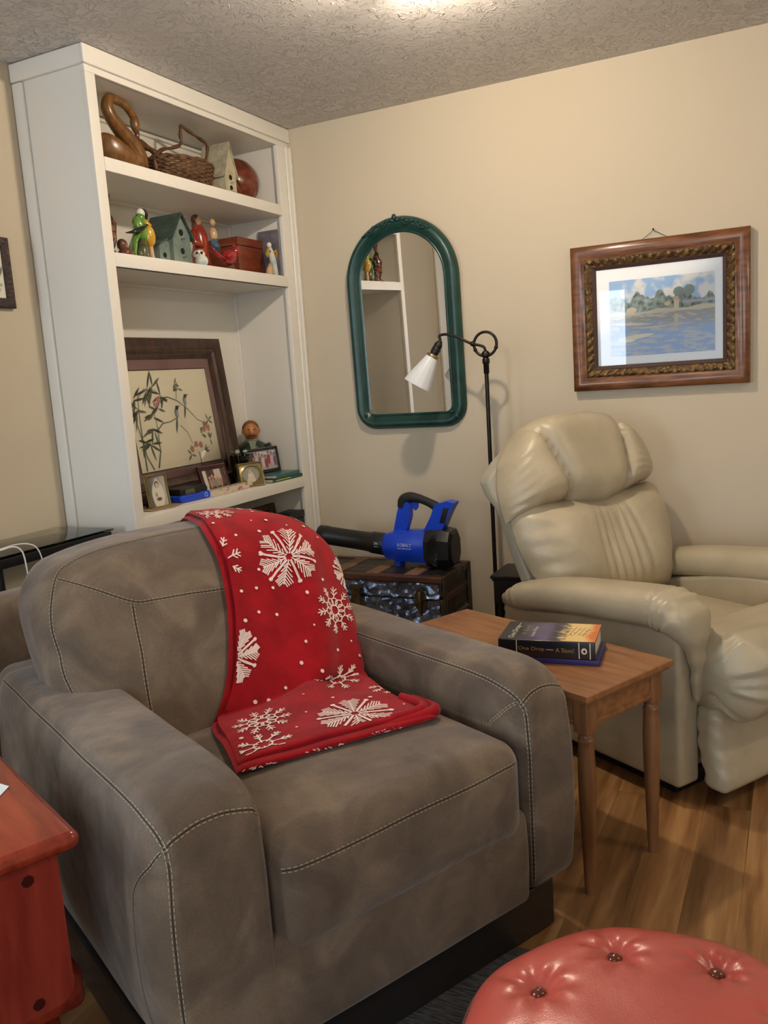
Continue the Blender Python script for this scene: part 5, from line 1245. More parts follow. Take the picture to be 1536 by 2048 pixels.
# cream birdhouse
def birdhouse(name, label, loc, w, d, eave, apex, mw, mr, holes, over=0.012, rz=0.0):
    t = thing(name, label, 'birdhouse', loc, rz)
    mb = MB(); w2 = w/2
    mb.prism([(-w2,0),(w2,0),(w2,eave),(0,apex-0.006),(-w2,eave)], d, 0, P=lambda a, b_, c: (-d/2+c, a, b_)); mb.build('body', mw, t)
    for s_ in (-1, 1):
        k = (apex-eave)/w2; e = w2+over; zl = apex - k*e
        mb = MB(); n = 5
        for i in range(n):
            a, b_ = i/n, (i+1)/n; y0, y1 = s_*e*a, s_*e*b_
            mb.prism([(y0, apex+0.004-k*abs(y0)), (y1, apex+0.005-k*abs(y1)), (y1, apex+0.0-k*abs(y1)+0.0), (y0, apex-0.003-k*abs(y0))], d+2*over, 0, P=lambda q, r_, c: (-d/2-over+c, q, r_))
        mb.build('roof', mr, t, 20)
    for (hy, hz, hr) in holes:
        mb = MB(); mb.cyl((d/2-0.002, hy, hz), (d/2+0.0012, hy, hz), hr, hr, 18); mb.build('entrance_hole', M_hole, t, 40)
        mb = MB(); mb.cyl((d/2, hy, hz-hr*1.9), (d/2+0.022, hy, hz-hr*1.9), 0.0028, 0.0028, 8); mb.build('perch', mw, t, 60)
    return t
birdhouse('birdhouse', 'tall narrow cream birdhouse with a steep shingled roof on the top shelf', (-0.135, -0.372, S1), 0.078, 0.125, 0.110, 0.226, M_creamp, M_creamr, [(0,0.085,0.011),(0,0.043,0.010)], over=0.009)
# small dark basket between
basket(-0.235, -0.445, 0.05, 0.062, 0.08, 'wicker_basket', 'small dark wicker basket behind the cream birdhouse', None)
# ball
t = thing('wooden_ball', 'large carved reddish wooden ball at the right end of the top shelf', 'ball', (-0.175, -0.192, S1))
def ball_fn(p):
    q = p - Vector((0,0,0.105)); a = math.atan2(q.y, q.x); e = q.z/0.105
    g = 0.008*math.exp(-((math.sin(a*3+e*2.2))/0.16)**2)*max(0,1-e*e)
    return Vector((0,0,0.105)) + q*(1-g/0.105)
mb = MB(); mb.ell((0,0,0.105), (0.106,0.108,0.105), 120, 60, fn=ball_fn); mb.build('carved_ball', M_ballw, t, 180)

# fish vase, parrot, birds, figurine ...
t = thing('fish_figurine', 'brown and orange striped fish figurine standing tail up at the left of the second shelf', 'figurine', (-0.10, -1.115, S2))
mb = MB(); mb.lathe([(0,0),(0.03,0.0),(0.034,0.012),(0.022,0.022),(0.018,0.03),(0.028,0.06),(0.036,0.09),(0.034,0.12),(0.022,0.15),(0.012,0.175),(0,0.18)], 24, fn=lambda p: (p.x*0.8+0.004*math.sin(p.z*120), p.y, p.z)); mb.build('body', mat('striped_fish_glaze', srgb(50,28,20), 0.2, col2=srgb(128,66,38), nscale=9, stretch=(1,1,5), ramp=(0.48,0.53), coat=0.5), t, 180)
mb = MB(); mb.prism([(0,0.165),(0.018,0.195),(0.028,0.225),(0.004,0.205),(-0.020,0.225),(-0.014,0.195)], 0.008, 0, P=lambda a, b_, c: (-0.004+c, a, b_)); mb.build('tail_fin', G_brn, t)
mb = MB(); mb.ell((0.01,0.072,0.022), (0.028,0.035,0.022), 16, 8); mb.ell((0.012,0.052,0.05), (0.018,0.022,0.022), 14, 8)
mb.build('rock_base', G_brn, t, 180)
t = thing('parrot_figurine', 'glazed green and yellow parrot figurine perched on a mossy stump', 'figurine', (-0.085, -0.955, S2))
mb = MB(); mb.ell((0,-0.005,0.115), (0.026,0.027,0.05), 20, 14, rot=Matrix.Rotation(R(24), 3, 'X')); mb.ell((0,0.0,0.155), (0.018,0.019,0.024), 16, 10); mb.build('body', G_green, t, 180)
mb = MB(); mb.ell((0.008,0.026,0.095), (0.026,0.026,0.042), 18, 12, rot=Matrix.Rotation(R(8), 3, 'X')); mb.tube([(0.004,0.014,0.15),(0.01,0.026,0.125)], [0.010,0.018], 12); mb.build('belly', G_yel, t, 180)
mb = MB(); mb.ell((0,0.004,0.174), (0.016,0.018,0.018), 16, 10); hp_ = mb.build('head', G_wh, t, 180)
mb = MB(); mb.tube(catmull([(0,0.016,0.182),(0,0.030,0.176),(0,0.031,0.160),(0,0.026,0.154)], 4), [0.012,0.012,0.012,0.011,0.011,0.010,0.009,0.008,0.007,0.006,0.005,0.004,0.002], 10); mb.build('beak', G_blk, hp_, 180)
mb = MB(); mb.tube([(0.018,0.006,0.13),(0.022,-0.03,0.112),(0.014,-0.065,0.098),(0.006,-0.092,0.093)], [0.012,0.019,0.012,0.003], 12, flat=0.5); mb.build('wing', G_blk, t, 180)
mb = MB(); mb.tube([(0,-0.022,0.10),(0,-0.045,0.07),(0,-0.052,0.03),(0,-0.05,0.006)], [0.020,0.016,0.012,0.008], 12, flat=0.5); mb.build('tail', G_green, t, 180)
mb = MB(); mb.tube([(0,-0.01,0.0),(0.0,-0.008,0.04),(0,-0.002,0.075)], [0.032,0.026,0.020], 14, fn=lambda p: p + Vector((0.006,0.006,0.0))*noise.noise(p*90)); mb.build('stump', G_olive, t, 180)
mb = MB(); mb.tube([(0.01,0.034,0.0),(0.01,0.032,0.035),(0.008,0.030,0.062)], [0.012,0.009,0.011], 10); mb.build('branch', G_tan, t, 180)
t = birdhouse('birdhouse', 'tall weathered teal birdhouse with two round holes beside the parrot figurine', (-0.125, -0.758, S2), 0.105, 0.13, 0.118, 0.196, M_teal, M_tealr, [(0,0.125,0.013),(0,0.055,0.012)], over=0.014)
mb = MB(); mb.prism([(-0.112,0),(-0.052,0),(-0.052,0.098),(-0.112,0.070)], 0.11, 0, P=lambda a, b_, c: (-0.065+c, a, b_)); le = mb.build('side_annex', M_teal, t)
mb = MB(); mb.prism([(-0.118,0.068),(-0.052,0.101),(-0.052,0.107),(-0.118,0.074)], 0.125, 0, P=lambda a, b_, c: (-0.072+c, a, b_)); mb.build('annex_roof', M_tealr, le)
mb = MB(); mb.cyl((0.045, -0.084, 0.035), (0.0462, -0.084, 0.035), 0.010, 0.010, 14); mb.build('annex_hole', M_hole, le)
mb = MB(); mb.prism([(0.052,0),(0.076,0),(0.076,0.075),(0.052,0.095)], 0.11, 0, P=lambda a, b_, c: (-0.08+c, a, b_)); mb.build('side_annex', M_teal, t)
# red robed figurine with child
t = thing('robed_figurine', 'figurine of a red robed person holding a small child, behind the red bird', 'figurine', (-0.19, -0.47, S2), R(-35))
mb = MB(); mb.lathe([(0,0),(0.05,0),(0.055,0.02),(0.045,0.03),(0,0.03)], 20); mb.build('base', G_brn, t, 60)
mb = MB(); mb.lathe([(0,0.028),(0.042,0.03),(0.038,0.08),(0.034,0.13),(0.036,0.17),(0.024,0.198),(0.010,0.208),(0,0.208)], 22, fn=lambda p: (p.x*0.8, p.y+0.004*math.sin(p.z*60), p.z)); mb.tube([(0.02,-0.03,0.18),(0.032,-0.035,0.13),(0.035,0.005,0.115)], [0.013,0.013,0.011], 10); mb.build('robe', G_redb, t, 180)
mb = MB(); mb.ell((0.002,-0.004,0.224), (0.017,0.018,0.021), 14, 10); mb.build('head', G_tan, t, 180)
mb = MB(); mb.ell((-0.003,-0.010,0.228), (0.020,0.021,0.023), 14, 10); mb.ell((0.0,-0.018,0.205), (0.018,0.012,0.024), 12, 8); mb.build('hair', G_brn, t, 180)
mb = MB(); mb.ell((0.02,0.055,0.165), (0.016,0.018,0.030), 14, 10); mb.ell((0.02,0.055,0.215), (0.013,0.014,0.016), 12, 8); mb.build('child', G_tan, t, 180)
mb = MB(); mb.tube([(0.02,0.055,0.14),(0.03,0.058,0.115),(0.03,0.058,0.095)], [0.018,0.018,0.017], 12); mb.build('child_trousers', G_blue, t, 180)
# small owl
t = thing('owl_figurine', 'tiny white and blue glazed owl figurine at the front edge of the second shelf', 'figurine', (-0.045, -0.665, S2), R(-50))
mb = MB(); mb.ell((0,0.002,0.024), (0.022,0.026,0.025), 16, 10); mb.build('body', G_pale, t, 180)
mb = MB(); mb.ell((0,-0.006,0.05), (0.020,0.024,0.018), 16, 10); ho = mb.build('head', G_wh, t, 180)
for s_ in (-1, 1): mb = MB(); mb.ell((0.018,-0.006+s_*0.009,0.053), (0.003,0.006,0.006), 10, 6); mb.build('eye', G_blk, ho, 180)
mb = MB(); mb.tube([(0.019,-0.006,0.049),(0.026,-0.004,0.043)], [0.004,0.001], 8); mb.build('beak', G_yel, ho, 180)
# cardinal
t = thing('cardinal_figurine', 'shiny red cardinal bird figurine in front of the wooden box', 'figurine', (-0.075, -0.44, S2))
mb = MB(); mb.ell((0,0.01,0.065), (0.027,0.050,0.030), 20, 12, rot=Matrix.Rotation(R(18), 3, 'X')); mb.ell((0,0.058,0.092), (0.020,0.022,0.021), 14, 10); mb.tube([(0,0.055,0.105),(0,0.045,0.124)], [0.012,0.002], 10); mb.build('body', G_red, t, 180)
mb = MB(); mb.tube([(0,-0.03,0.052),(0,-0.07,0.065),(0,-0.11,0.092)], [0.020,0.013,0.007], 12, flat=0.5); mb.build('tail', G_red, t, 180)
mb = MB(); mb.tube([(0,0.076,0.095),(0,0.096,0.094)], [0.008,0.001], 10); mb.build('beak', G_org, t, 180)
mb = MB(); mb.tube([(0,-0.03,0.0),(0,0.0,0.022),(0,0.02,0.03),(0.0,0.05,0.0)], [0.010,0.009,0.009,0.010], 10); mb.build('branch_base', G_brn, t, 180)
mb = MB(); mb.ell((0.022,0.0,0.068), (0.008,0.036,0.018), 14, 8, rot=Matrix.Rotation(R(14), 3, 'X')); mb.build('wing', G_red, t, 180)
# box
M_maho = wood('mahogany_box', srgb(96,36,16), srgb(134,62,32), rough=0.3, stretch=(2,2,9), scale=6, coat=0.3)
t = thing('wooden_box', 'square reddish wooden box at the right of the second shelf', 'box', (-0.21, -0.195, S2))
mb = MB(); mb.box(-0.09, 0.09, -0.098, 0.098, 0, 0.135, r=0.002); mb.build('box_body', M_maho, t)
mb = MB(); mb.box(-0.091, 0.091, -0.099, 0.099, 0.137, 0.172, r=0.002); mb.build('lid', M_maho, t)
mb = MB(); mb.lathe([(0,0.171),(0.004,0.171),(0.003,0.180),(0.006,0.186),(0,0.190)], 12); mb.build('knob', G_wh, t)
t = thing('small_canvas', 'small grey canvas leaning on the right side of the second shelf', 'picture', (-0.09, -0.082, S2))
mb = MB(); mb.box(-0.055, 0.050, -0.010, -0.002, 0.0, 0.215, r=0.001); mb.build('canvas', mat('grey_violet_canvas', srgb(88,84,94), 0.7, col2=srgb(120,116,124), nscale=30), t)
t = thing('hummingbird_figurine', 'pale blue and yellow glazed bird figurine at the right end of the second shelf', 'figurine', (-0.045, -0.145, S2))
mb = MB(); mb.tube(catmull([(0,-0.012,0.128),(0,-0.004,0.105),(0,0.006,0.08),(0,0.012,0.05),(0,0.02,0.02),(0,0.024,0.002)], 5), [0.010+0.006*math.sin(PI*i/25) if i < 24 else 0.006 for i in range(26)], 14); mb.build('body', G_pale, t, 180)
mb = MB(); mb.ell((0.002,-0.016,0.138), (0.011,0.012,0.013), 14, 8); mb.build('head', G_wh, t, 180)
for s_, c in ((-1, G_yel), (1, G_yel)): mb = MB(); mb.tube([(0,s_*0.008,0.105),(0,s_*0.028,0.118),(0,s_*0.038,0.100),(0,s_*0.034,0.082)], [0.008,0.011,0.009,0.003], 10, flat=0.5); mb.build('wing', c, t, 180)
mb = MB(); mb.tube([(0,-0.032,0.0),(0,-0.026,0.03),(0,-0.016,0.055)], [0.018,0.015,0.010], 12); mb.build('blossom_stem', G_tan, t, 180)

# framed bamboo painting leaning at the back of the desk-height shelf
M_dkfr = wood('dark_carved_frame', srgb(40,24,14), srgb(76,50,32), rough=0.4, stretch=(4,4,1), scale=12, coat=0.2, bump=0.4)
M_rose = mat('dusty_rose_mat', srgb(134,104,102), 0.8)
M_dkline = mat('thin_dark_fillet', srgb(60,48,30), 0.5)
BFH, BFW = 0.66, 0.76; lean_a = math.asin(0.075/BFH)
bf = thing('framed_picture', 'large dark framed bamboo and birds painting with a rose mat leaning inside the bookcase', 'picture', (-0.205, -0.69, S3+0.001), 0)
LM = Matrix.Rotation(-lean_a, 4, 'Y')
def rect_rings(x_of, y0, y1, z0, z1, prof, M, name, m, parent, smooth=40):
    mb = MB().at(M); rr_ = []
    for d, h in prof: rr_.append([(h, y0+d, z0+d), (h, y1-d, z0+d), (h, y1-d, z1-d), (h, y0+d, z1-d)])
    mb.rings(rr_, 0, cap=False); return mb.build(name, m, parent, smooth)
rect_rings(0, -0.38, 0.38, 0, BFH, [(0,-0.012),(0,0.020),(0.006,0.026),(0.030,0.028),(0.045,0.018),(0.050,0.018),(0.056,0.022),(0.064,0.016),(0.072,0.010),(0.084,0.006),(0.086,0.0)], LM, 'frame', M_dkfr, bf)
mb = MB().at(LM); mb.box(-0.010, 0.002, -0.31, 0.31, 0.07, BFH-0.07); mb.build('mat_board', M_rose, bf)
PW_, PH_ = 0.515, 0.405; py0, pz0 = -0.258, 0.125
mb = MB().at(LM); mb.box(0.002, 0.0028, py0-0.004, py0+PW_+0.004, pz0-0.004, pz0+PH_+0.004); mb.build('fillet', M_dkline, bf)
ink = srgb(62,66,52); ink2 = srgb(92,96,78); shp = []; rb = random.Random(4)
def poly(pts, r0, r1, c):
    for i in range(len(pts)-1):
        a = i/(len(pts)-1); b_ = (i+1)/(len(pts)-1); shp.append(('seg', *pts[i], *pts[i+1], lerp(r0,r1,a), lerp(r0,r1,b_), c))
U = lambda x, y: (x*PW_, y*PH_)
poly([U(0.06,0.02), U(0.075,0.3), U(0.09,0.55), U(0.12,0.80)], 0.0045, 0.002, ink2); poly([U(0.14,0.02), U(0.09,0.15), U(0.06,0.4), U(0.03,0.62), U(0.0,0.80)], 0.004, 0.0015, ink2)
poly([U(0.20,0.03), U(0.25,0.18), U(0.27,0.42), U(0.26,0.62)], 0.0045, 0.0015, ink2); poly([U(0.10,0.72), U(0.20,0.82), U(0.32,0.80), U(0.40,0.72)], 0.0015, 0.001, ink)
poly([U(0.27,0.40), U(0.34,0.46), U(0.44,0.47), U(0.52,0.50)], 0.003, 0.002, ink2); poly([U(0.32,0.72), U(0.46,0.72), U(0.56,0.68), U(0.68,0.58), U(0.78,0.46), U(0.86,0.42)], 0.003, 0.0016, ink2); poly([U(0.55,0.42), U(0.62,0.34), U(0.66,0.22)], 0.002, 0.0013, ink2); poly([U(0.56,0.70), U(0.58,0.80), U(0.56,0.84)], 0.002, 0.001, ink2)
for (cx, cy, n_, l) in ((0.22,0.80,7,0.16),(0.30,0.84,5,0.14),(0.08,0.60,6,0.16),(0.38,0.72,7,0.13),(0.24,0.55,6,0.12),(0.22,0.40,6,0.13),(0.16,0.27,8,0.14),(0.06,0.72,4,0.14),(0.30,0.62,4,0.1),(0.10,0.30,4,0.12)):
    for k in range(n_):
        a = rb.uniform(-0.6, PI+0.6) if k % 2 else rb.uniform(-PI*0.9, -0.1); L_ = l*rb.uniform(0.7, 1.1)
        x0, y0 = U(cx+0.02*rb.uniform(-1,1), cy+0.02*rb.uniform(-1,1)); shp.append(('leaf', x0, y0, x0+L_*PW_*math.cos(a), y0+L_*PW_*math.sin(a), 0.0052, ink if rb.random() < .6 else ink2))
for (cx, cy) in ((0.30,0.66),(0.34,0.70),(0.70,0.20),(0.64,0.16),(0.76,0.19),(0.86,0.40),(0.90,0.36),(0.84,0.35)):
    for k in range(5):
        a = k*2*PI/5+rb.random(); x0, y0 = U(cx, cy); shp.append(('ell', x0+0.008*math.cos(a), y0+0.008*math.sin(a), 0.007, 0.007, srgb(186,132,124)))
for (cx, cy) in ((0.62,0.10),(0.80,0.12),(0.92,0.44),(0.80,0.30),(0.90,0.24),(0.57,0.85),(0.60,0.80)):
    for k in range(4):
        a = rb.uniform(0, 2*PI); x0, y0 = U(cx, cy); shp.append(('leaf', x0, y0, x0+0.032*math.cos(a), y0+0.032*math.sin(a), 0.004, ink2))
def pbird(x, y, s_, fl):
    x0, y0 = U(x, y); shp.append(('leaf', x0, y0-0.01, x0-0.045*fl*s_*0.5, y0-0.085*s_, 0.006, srgb(84,86,84)))
    shp.append(('ell', x0, y0, 0.013*s_, 0.022*s_, srgb(128,136,150))); shp.append(('ell', x0+0.008*fl, y0+0.022*s_, 0.010*s_, 0.010*s_, srgb(70,66,70))); shp.append(('ell', x0+0.006, y0-0.002, 0.006, 0.013, srgb(176,168,158)))
    shp.append(('leaf', x0+0.012*fl, y0+0.024*s_, x0+0.028*fl, y0+0.030*s_, 0.003, srgb(60,56,50)))
pbird(0.53, 0.55, 1.0, 1); pbird(0.66, 0.67, 0.9, 1)
img = raster(230, 180, PW_, PH_, lambda X, Y: np.ones(X.shape+(3,))*np.array(srgb(228,222,200)), shp)
sheet('bamboo_painting', img, lambda u, v: LM @ Vector((0.0031, py0+PW_*u, pz0+PH_*v)), M_paint, bf)
mb = MB().at(LM); mb.add([(0.006,-0.296,0.084),(0.006,0.296,0.084),(0.006,0.296,BFH-0.084),(0.006,-0.296,BFH-0.084)], [(0,1,2,3)], 0); mb.build('picture_glass', M_thin, bf, None)

# photo frames
M_gold = mat('polished_gold', srgb(170,156,112), 0.25, metal=0.85); M_mahf = wood('mahogany_frame', srgb(46,12,14), srgb(76,22,22), rough=0.25, scale=8, coat=0.5); M_silver = mat('silver_fillet', srgb(190,190,196), 0.25, metal=0.9); M_blackf = mat('black_lacquer', srgb(14,13,16), 0.2, coat=0.5)
def photo_frame(label, loc, w, h, bw, mfr, img, lean_deg, rz, back=0.07, prof=None, oval=False, liner=None):
    t = thing('photo_frame', label, 'photo frame', loc, rz); M = Matrix.Rotation(-R(lean_deg), 4, 'Y')
    prof = prof or [(0,-0.008),(0,0.004),(bw*0.25,0.008),(bw*0.7,0.007),(bw,0.002),(bw,0.0)]
    rect_rings(0, -w/2, w/2, 0, h, prof, M, 'frame', mfr, t)
    if oval:
        mb = MB().at(M); n = 40
        outer = []; 
        for k in range(n):
            a = 2*PI*k/n; c, s_ = math.cos(a), math.sin(a); q = 1/max(abs(c)/(w/2-bw*0.8), abs(s_)/(h/2-bw*0.8)); outer.append((0.003, c*q, h/2+s_*q))
        inner = [(0.003, (w/2-bw*1.6)*math.cos(2*PI*k/n), h/2+(h/2-bw*1.6)*math.sin(2*PI*k/n)) for k in range(n)]
        lip = [(0.007, (w/2-bw*1.9)*math.cos(2*PI*k/n), h/2+(h/2-bw*1.9)*math.sin(2*PI*k/n)) for k in range(n)]
        lip2 = [(0.001, (w/2-bw*2.2)*math.cos(2*PI*k/n), h/2+(h/2-bw*2.2)*math.sin(2*PI*k/n)) for k in range(n)]
        mb.rings([outer, inner, lip, lip2], 0, cap=False); mb.build('oval_mount', mfr, t, 60)
    if liner: rect_rings(0, -w/2+bw, w/2-bw, bw, h-bw, [(0,0.002),(0.001,0.004),(0.004,0.003),(0.005,0.0)], M, 'fillet', liner, t)
    sheet('photograph', img, lambda u, v: M @ Vector((0.0006, -w/2+bw*0.9+(w-1.8*bw)*u, bw*0.9+(h-1.8*bw)*v)), M_photo, t)
    mb = MB().at(M); mb.box(-0.006, -0.001, -w/2+0.002, w/2-0.002, 0.002, h-0.002); mb.build('back_board', M_blackf, t)
    mb = MB(); top = M @ Vector((-0.006, 0, h*0.62)); mb.prism([(top.x, top.z), (top.x+0.004, top.z-0.008), (-back+0.004, 0.0005), (-back, 0.0005)], 0.03, 0, P=lambda a, b_, c: (a, -0.015+c, b_)); mb.build('easel_leg', M_blackf, t)
    return t
W_, H_ = 0.10, 0.13
img = raster(50, 64, W_, H_, lambda X, Y: np.stack([0.08+0.38*(X/W_)]*3, -1)*np.array([1.0,0.97,0.88]), [('leaf', 0.052, -0.02, 0.050, 0.12, 0.036, srgb(214,208,192)), ('ell', 0.05, 0.035, 0.032, 0.05, srgb(216,210,194)), ('ell', 0.05, 0.093, 0.014, 0.016, srgb(70,62,54)), ('ell', 0.051, 0.089, 0.0105, 0.013, srgb(196,184,164)), ('ell', 0.052, 0.03, 0.016, 0.008, srgb(96,90,80)), ('ell', 0.04, 0.05, 0.006, 0.01, srgb(150,144,130))])
photo_frame('gold edged frame with an old black and white portrait in a long white dress', (-0.085, -1.012, S3+0.001), 0.098, 0.130, 0.008, M_gold, img, 8, R(-8))
img = raster(60, 46, 0.12, 0.09, lambda X, Y: np.ones(X.shape+(3,))*np.array(srgb(96,66,60)), [('rect', 0, 0.02, 0, 0.1, srgb(206,196,184)), ('rect', 0.02, 0.12, 0.0, 0.02, srgb(70,60,56)), ('rect', 0.065, 0.10, 0.04, 0.09, srgb(190,180,170)), ('rect', 0.03, 0.05, 0.02, 0.09, srgb(66,50,46))] + [('ell', 0.035+0.014*k, 0.028+0.006*(k % 2), 0.008, 0.02, srgb(170-20*(k % 3), 130, 110)) for k in range(5)] + [('ell', 0.035+0.014*k, 0.054+0.006*(k % 2), 0.005, 0.006, srgb(204,164,140)) for k in range(5)])
photo_frame('dark mahogany frame with a small colour group photo, behind the flowered box', (-0.085, -0.645, S3+0.001), 0.165, 0.125, 0.020, M_mahf, img, 16, R(-6))
img = raster(60, 60, 0.12, 0.10, lambda X, Y: np.ones(X.shape+(3,))*np.array(srgb(120,124,116)), [('ell', 0.06, 0.045, 0.05, 0.05, srgb(150,150,140)), ('ell', 0.06, 0.03, 0.018, 0.035, srgb(214,204,180)), ('ell', 0.058, 0.065, 0.009, 0.010, srgb(196,170,140)), ('ell', 0.06, 0.02, 0.024, 0.02, srgb(206,198,176))])
photo_frame('square gold frame with an oval opening at the front of the shelf', (-0.05, -0.445, S3+0.001), 0.125, 0.108, 0.009, M_gold, img, 10, R(-24), back=0.05, oval=True)
img = raster(80, 50, 0.24, 0.10, lambda X, Y: np.ones(X.shape+(3,))*np.array(srgb(176,160,160)), [('rect', 0, 0.06, 0.03, 0.1, srgb(70,58,66)), ('rect', 0.06, 0.24, 0.075, 0.1, srgb(206,200,204))] + [('ell', 0.05+0.025*k, 0.035+0.006*((k*3) % 4), 0.014, 0.026, (srgb(150,60,90), srgb(196,180,190), srgb(120,90,110), srgb(204,196,196), srgb(140,60,70))[k % 5]) for k in range(8)] + [('ell', 0.05+0.025*k, 0.066+0.006*((k*3) % 4), 0.009, 0.010, srgb(60,42,40)) for k in range(8)] + [('ell', 0.05+0.025*k, 0.063+0.006*((k*3) % 4), 0.006, 0.008, srgb(196,150,130)) for k in range(8)])
photo_frame('black and silver frame with a colour family photo standing on two green books', (-0.125, -0.235, S3+0.035), 0.215, 0.118, 0.013, M_blackf, img, 8, R(-10), back=0.05, liner=M_silver)
# two books under it
for i, (z, l, c, lab) in enumerate(((0.001, 0.235, srgb(22,76,56), 'green paperback at the bottom of the pair under the family photo'), (0.018, 0.205, srgb(44,98,98), 'teal paperback on top of the green one, under the family photo'))):
    t = thing('book', lab, 'book', (-0.085, -0.215, S3+z), R(-3+4*i), group=None); mm = mat('cover_%s' % ('green', 'teal')[i], c, 0.4, coat=0.3)
    mb = MB(); mb.box(-0.08, 0.075, -l/2, l/2, 0, 0.0016); mb.box(-0.08, 0.075, -l/2, l/2, 0.0139, 0.0155); mb.box(0.0745, 0.076, -l/2, l/2, 0, 0.0155); mb.build('cover', mm, t)
    mb = MB(); mb.box(-0.078, 0.0745, -l/2+0.003, l/2-0.003, 0.0017, 0.0138); mb.build('page_block', M_pages, t)
    if i == 0: mb = MB(); mb.box(0.0758, 0.0764, -0.09, 0.02, 0.006, 0.0095, r=0.0); mb.build('spine_stripe', mat('gilt_stripe', srgb(206,190,90), 0.4), t)
# flowered box
t = thing('flowered_box', 'long narrow cream box with pink flowers lying along the shelf front', 'box', (-0.045, -0.595, S3+0.001), R(2))
def flbg(X, Y): return np.ones(X.shape+(3,))*np.array(srgb(206,196,170))
rb = random.Random(8); fs = [('ell', rb.uniform(0.01,0.29), rb.uniform(0.0,0.07), rb.uniform(0.005,0.011), rb.uniform(0.004,0.007), rb.choice((srgb(200,120,118), srgb(186,150,120), srgb(120,136,100), srgb(216,170,160), srgb(170,60,66)))) for k in range(56)]
img = raster(150, 34, 0.30, 0.07, flbg, fs)
mb = MB(); mb.box(-0.036, 0.0, -0.15, 0.15, 0.0, 0.0245, r=0.001); mb.build('carton', M_white, t)
def flP(u, v): 
    d = v*0.0625
    return (0.0006, -0.15+0.30*u, 0.0005+d) if d < 0.0245 else (0.0006-(d-0.0245), -0.15+0.30*u, 0.0252)
sheet('floral_paper', img, flP, M_paint, t)
# battery
t = thing('tool_battery', 'blue and black power tool battery on the shelf between two photo frames', 'battery', (-0.10, -0.825, S3+0.001), R(-4))
mb = MB(); mb.box(-0.04, 0.045, -0.09, 0.085, 0.0, 0.030, r=0.010, seg=4); mb.build('lower_case', M_blue, t, 60)
mb = MB(); mb.box(-0.038, 0.042, -0.085, 0.03, 0.027, 0.056, r=0.006, seg=3); mb.box(-0.030, 0.034, 0.028, 0.080, 0.027, 0.048, r=0.005, seg=3); mb.box(-0.026, -0.016, 0.03, 0.078, 0.045, 0.058, r=0.002); mb.box(0.018, 0.028, 0.03, 0.078, 0.045, 0.058, r=0.002); mb.build('terminal_block', M_blk, t, 60)
mb = MB(); mb.box(0.0415, 0.0428, -0.06, -0.005, 0.032, 0.050, r=0.0005); mb.build('rating_plate', mat('yellow_grey_plate', srgb(104,100,70), 0.5, col2=srgb(60,58,46), nscale=120, ramp=(0.45,0.55)), t)
mb = MB(); mb.tube([(0.0455, 0.055+0.008*math.cos(2*PI*k/16), 0.016+0.008*math.sin(2*PI*k/16)) for k in range(16)], 0.0012, 6, closed=True); mb.build('round_mark', M_tr, t)
# vase
M_smoke = glass_mat('smoky_glass', (0.45,0.42,0.34))
t = thing('glass_vase', 'smoky glass tumbler vase with a few dried sprigs in front of the painting', 'vase', (-0.135, -0.405, S3+0.001))
mb = MB(); mb.lathe([(0,0.0),(0.036,0.0),(0.040,0.01),(0.046,0.135),(0.044,0.135),(0.037,0.012),(0,0.010)], 32); mb.build('glass', M_smoke, t, 60)
mb = MB(); mb.lathe([(0,0.012),(0.036,0.013),(0.040,0.05),(0.038,0.058),(0,0.06)], 24); mb.build('pebbles', mat('dark_pebbles', srgb(46,44,36), 0.5, col2=srgb(96,92,74), nscale=90, bump=1, bscale=120), t, 60)
for k in range(5):
    a = k*1.3; mb = MB(); mb.tube([(0.01*math.cos(a),0.01*math.sin(a),0.055),(0.02*math.cos(a),0.022*math.sin(a),0.11),(0.03*math.cos(a),0.04*math.sin(a),0.15)], [0.0015,0.0012,0.001], 6)
    mb.ell((0.03*math.cos(a),0.04*math.sin(a),0.152), (0.012,0.010,0.007), 8, 5); mb.build('sprig', G_olive if k % 2 else mat('pale_sprig', srgb(150,170,150), 0.6), t, 180)
# man figurine
t = thing('man_figurine', 'painted figurine of a ginger man in a dark green coat behind the family photo', 'figurine', (-0.230, -0.168, S3+0.001), R(-50))
M_coat = mat('dark_green_coat', srgb(26,40,32), 0.35, coat=0.3); M_face = mat('painted_ruddy_face', srgb(186,128,74), 0.4, col2=srgb(170,100,56), nscale=30); M_ging = mat('ginger_hair', srgb(126,74,34), 0.5, bump=0.8, bscale=160)
def mfn(p): return (p.x*0.72, p.y, p.z)
mb = MB(); mb.lathe([(0,0),(0.070,0),(0.075,0.03),(0.082,0.09),(0.080,0.135),(0.062,0.165),(0.030,0.185),(0,0.19)], 28, fn=mfn)
for s_ in (-1, 1): mb.tube([(0.0,s_*0.065,0.155),(0.015,s_*0.085,0.11),(0.045,s_*0.06,0.075)], [0.026,0.024,0.020], 12)
mb.build('coat', M_coat, t, 180)
mb = MB(); mb.prism([(-0.018,0.182),(0.018,0.182),(0.004,0.125),(-0.004,0.125)], 0.006, 0, P=lambda a, b_, c: (0.036+(0.182-b_)*0.32+c, a, b_)); mb.build('shirt_front', mat('grey_green_shirt', srgb(120,126,104), 0.6), t)
mb = MB(); mb.ell((0.012,0,0.226), (0.038,0.037,0.044), 24, 16, fn=lambda p: (p.x+0.010*math.exp(-((p.y/0.008)**2+((p.z-0.222)/0.011)**2))*(1 if p.x > 0.02 else 0)-0.004*math.exp(-(((abs(p.y)-0.014)/0.007)**2+((p.z-0.236)/0.007)**2))*(1 if p.x > 0.02 else 0), p.y, p.z)); hd = mb.build('head', M_face, t, 180)
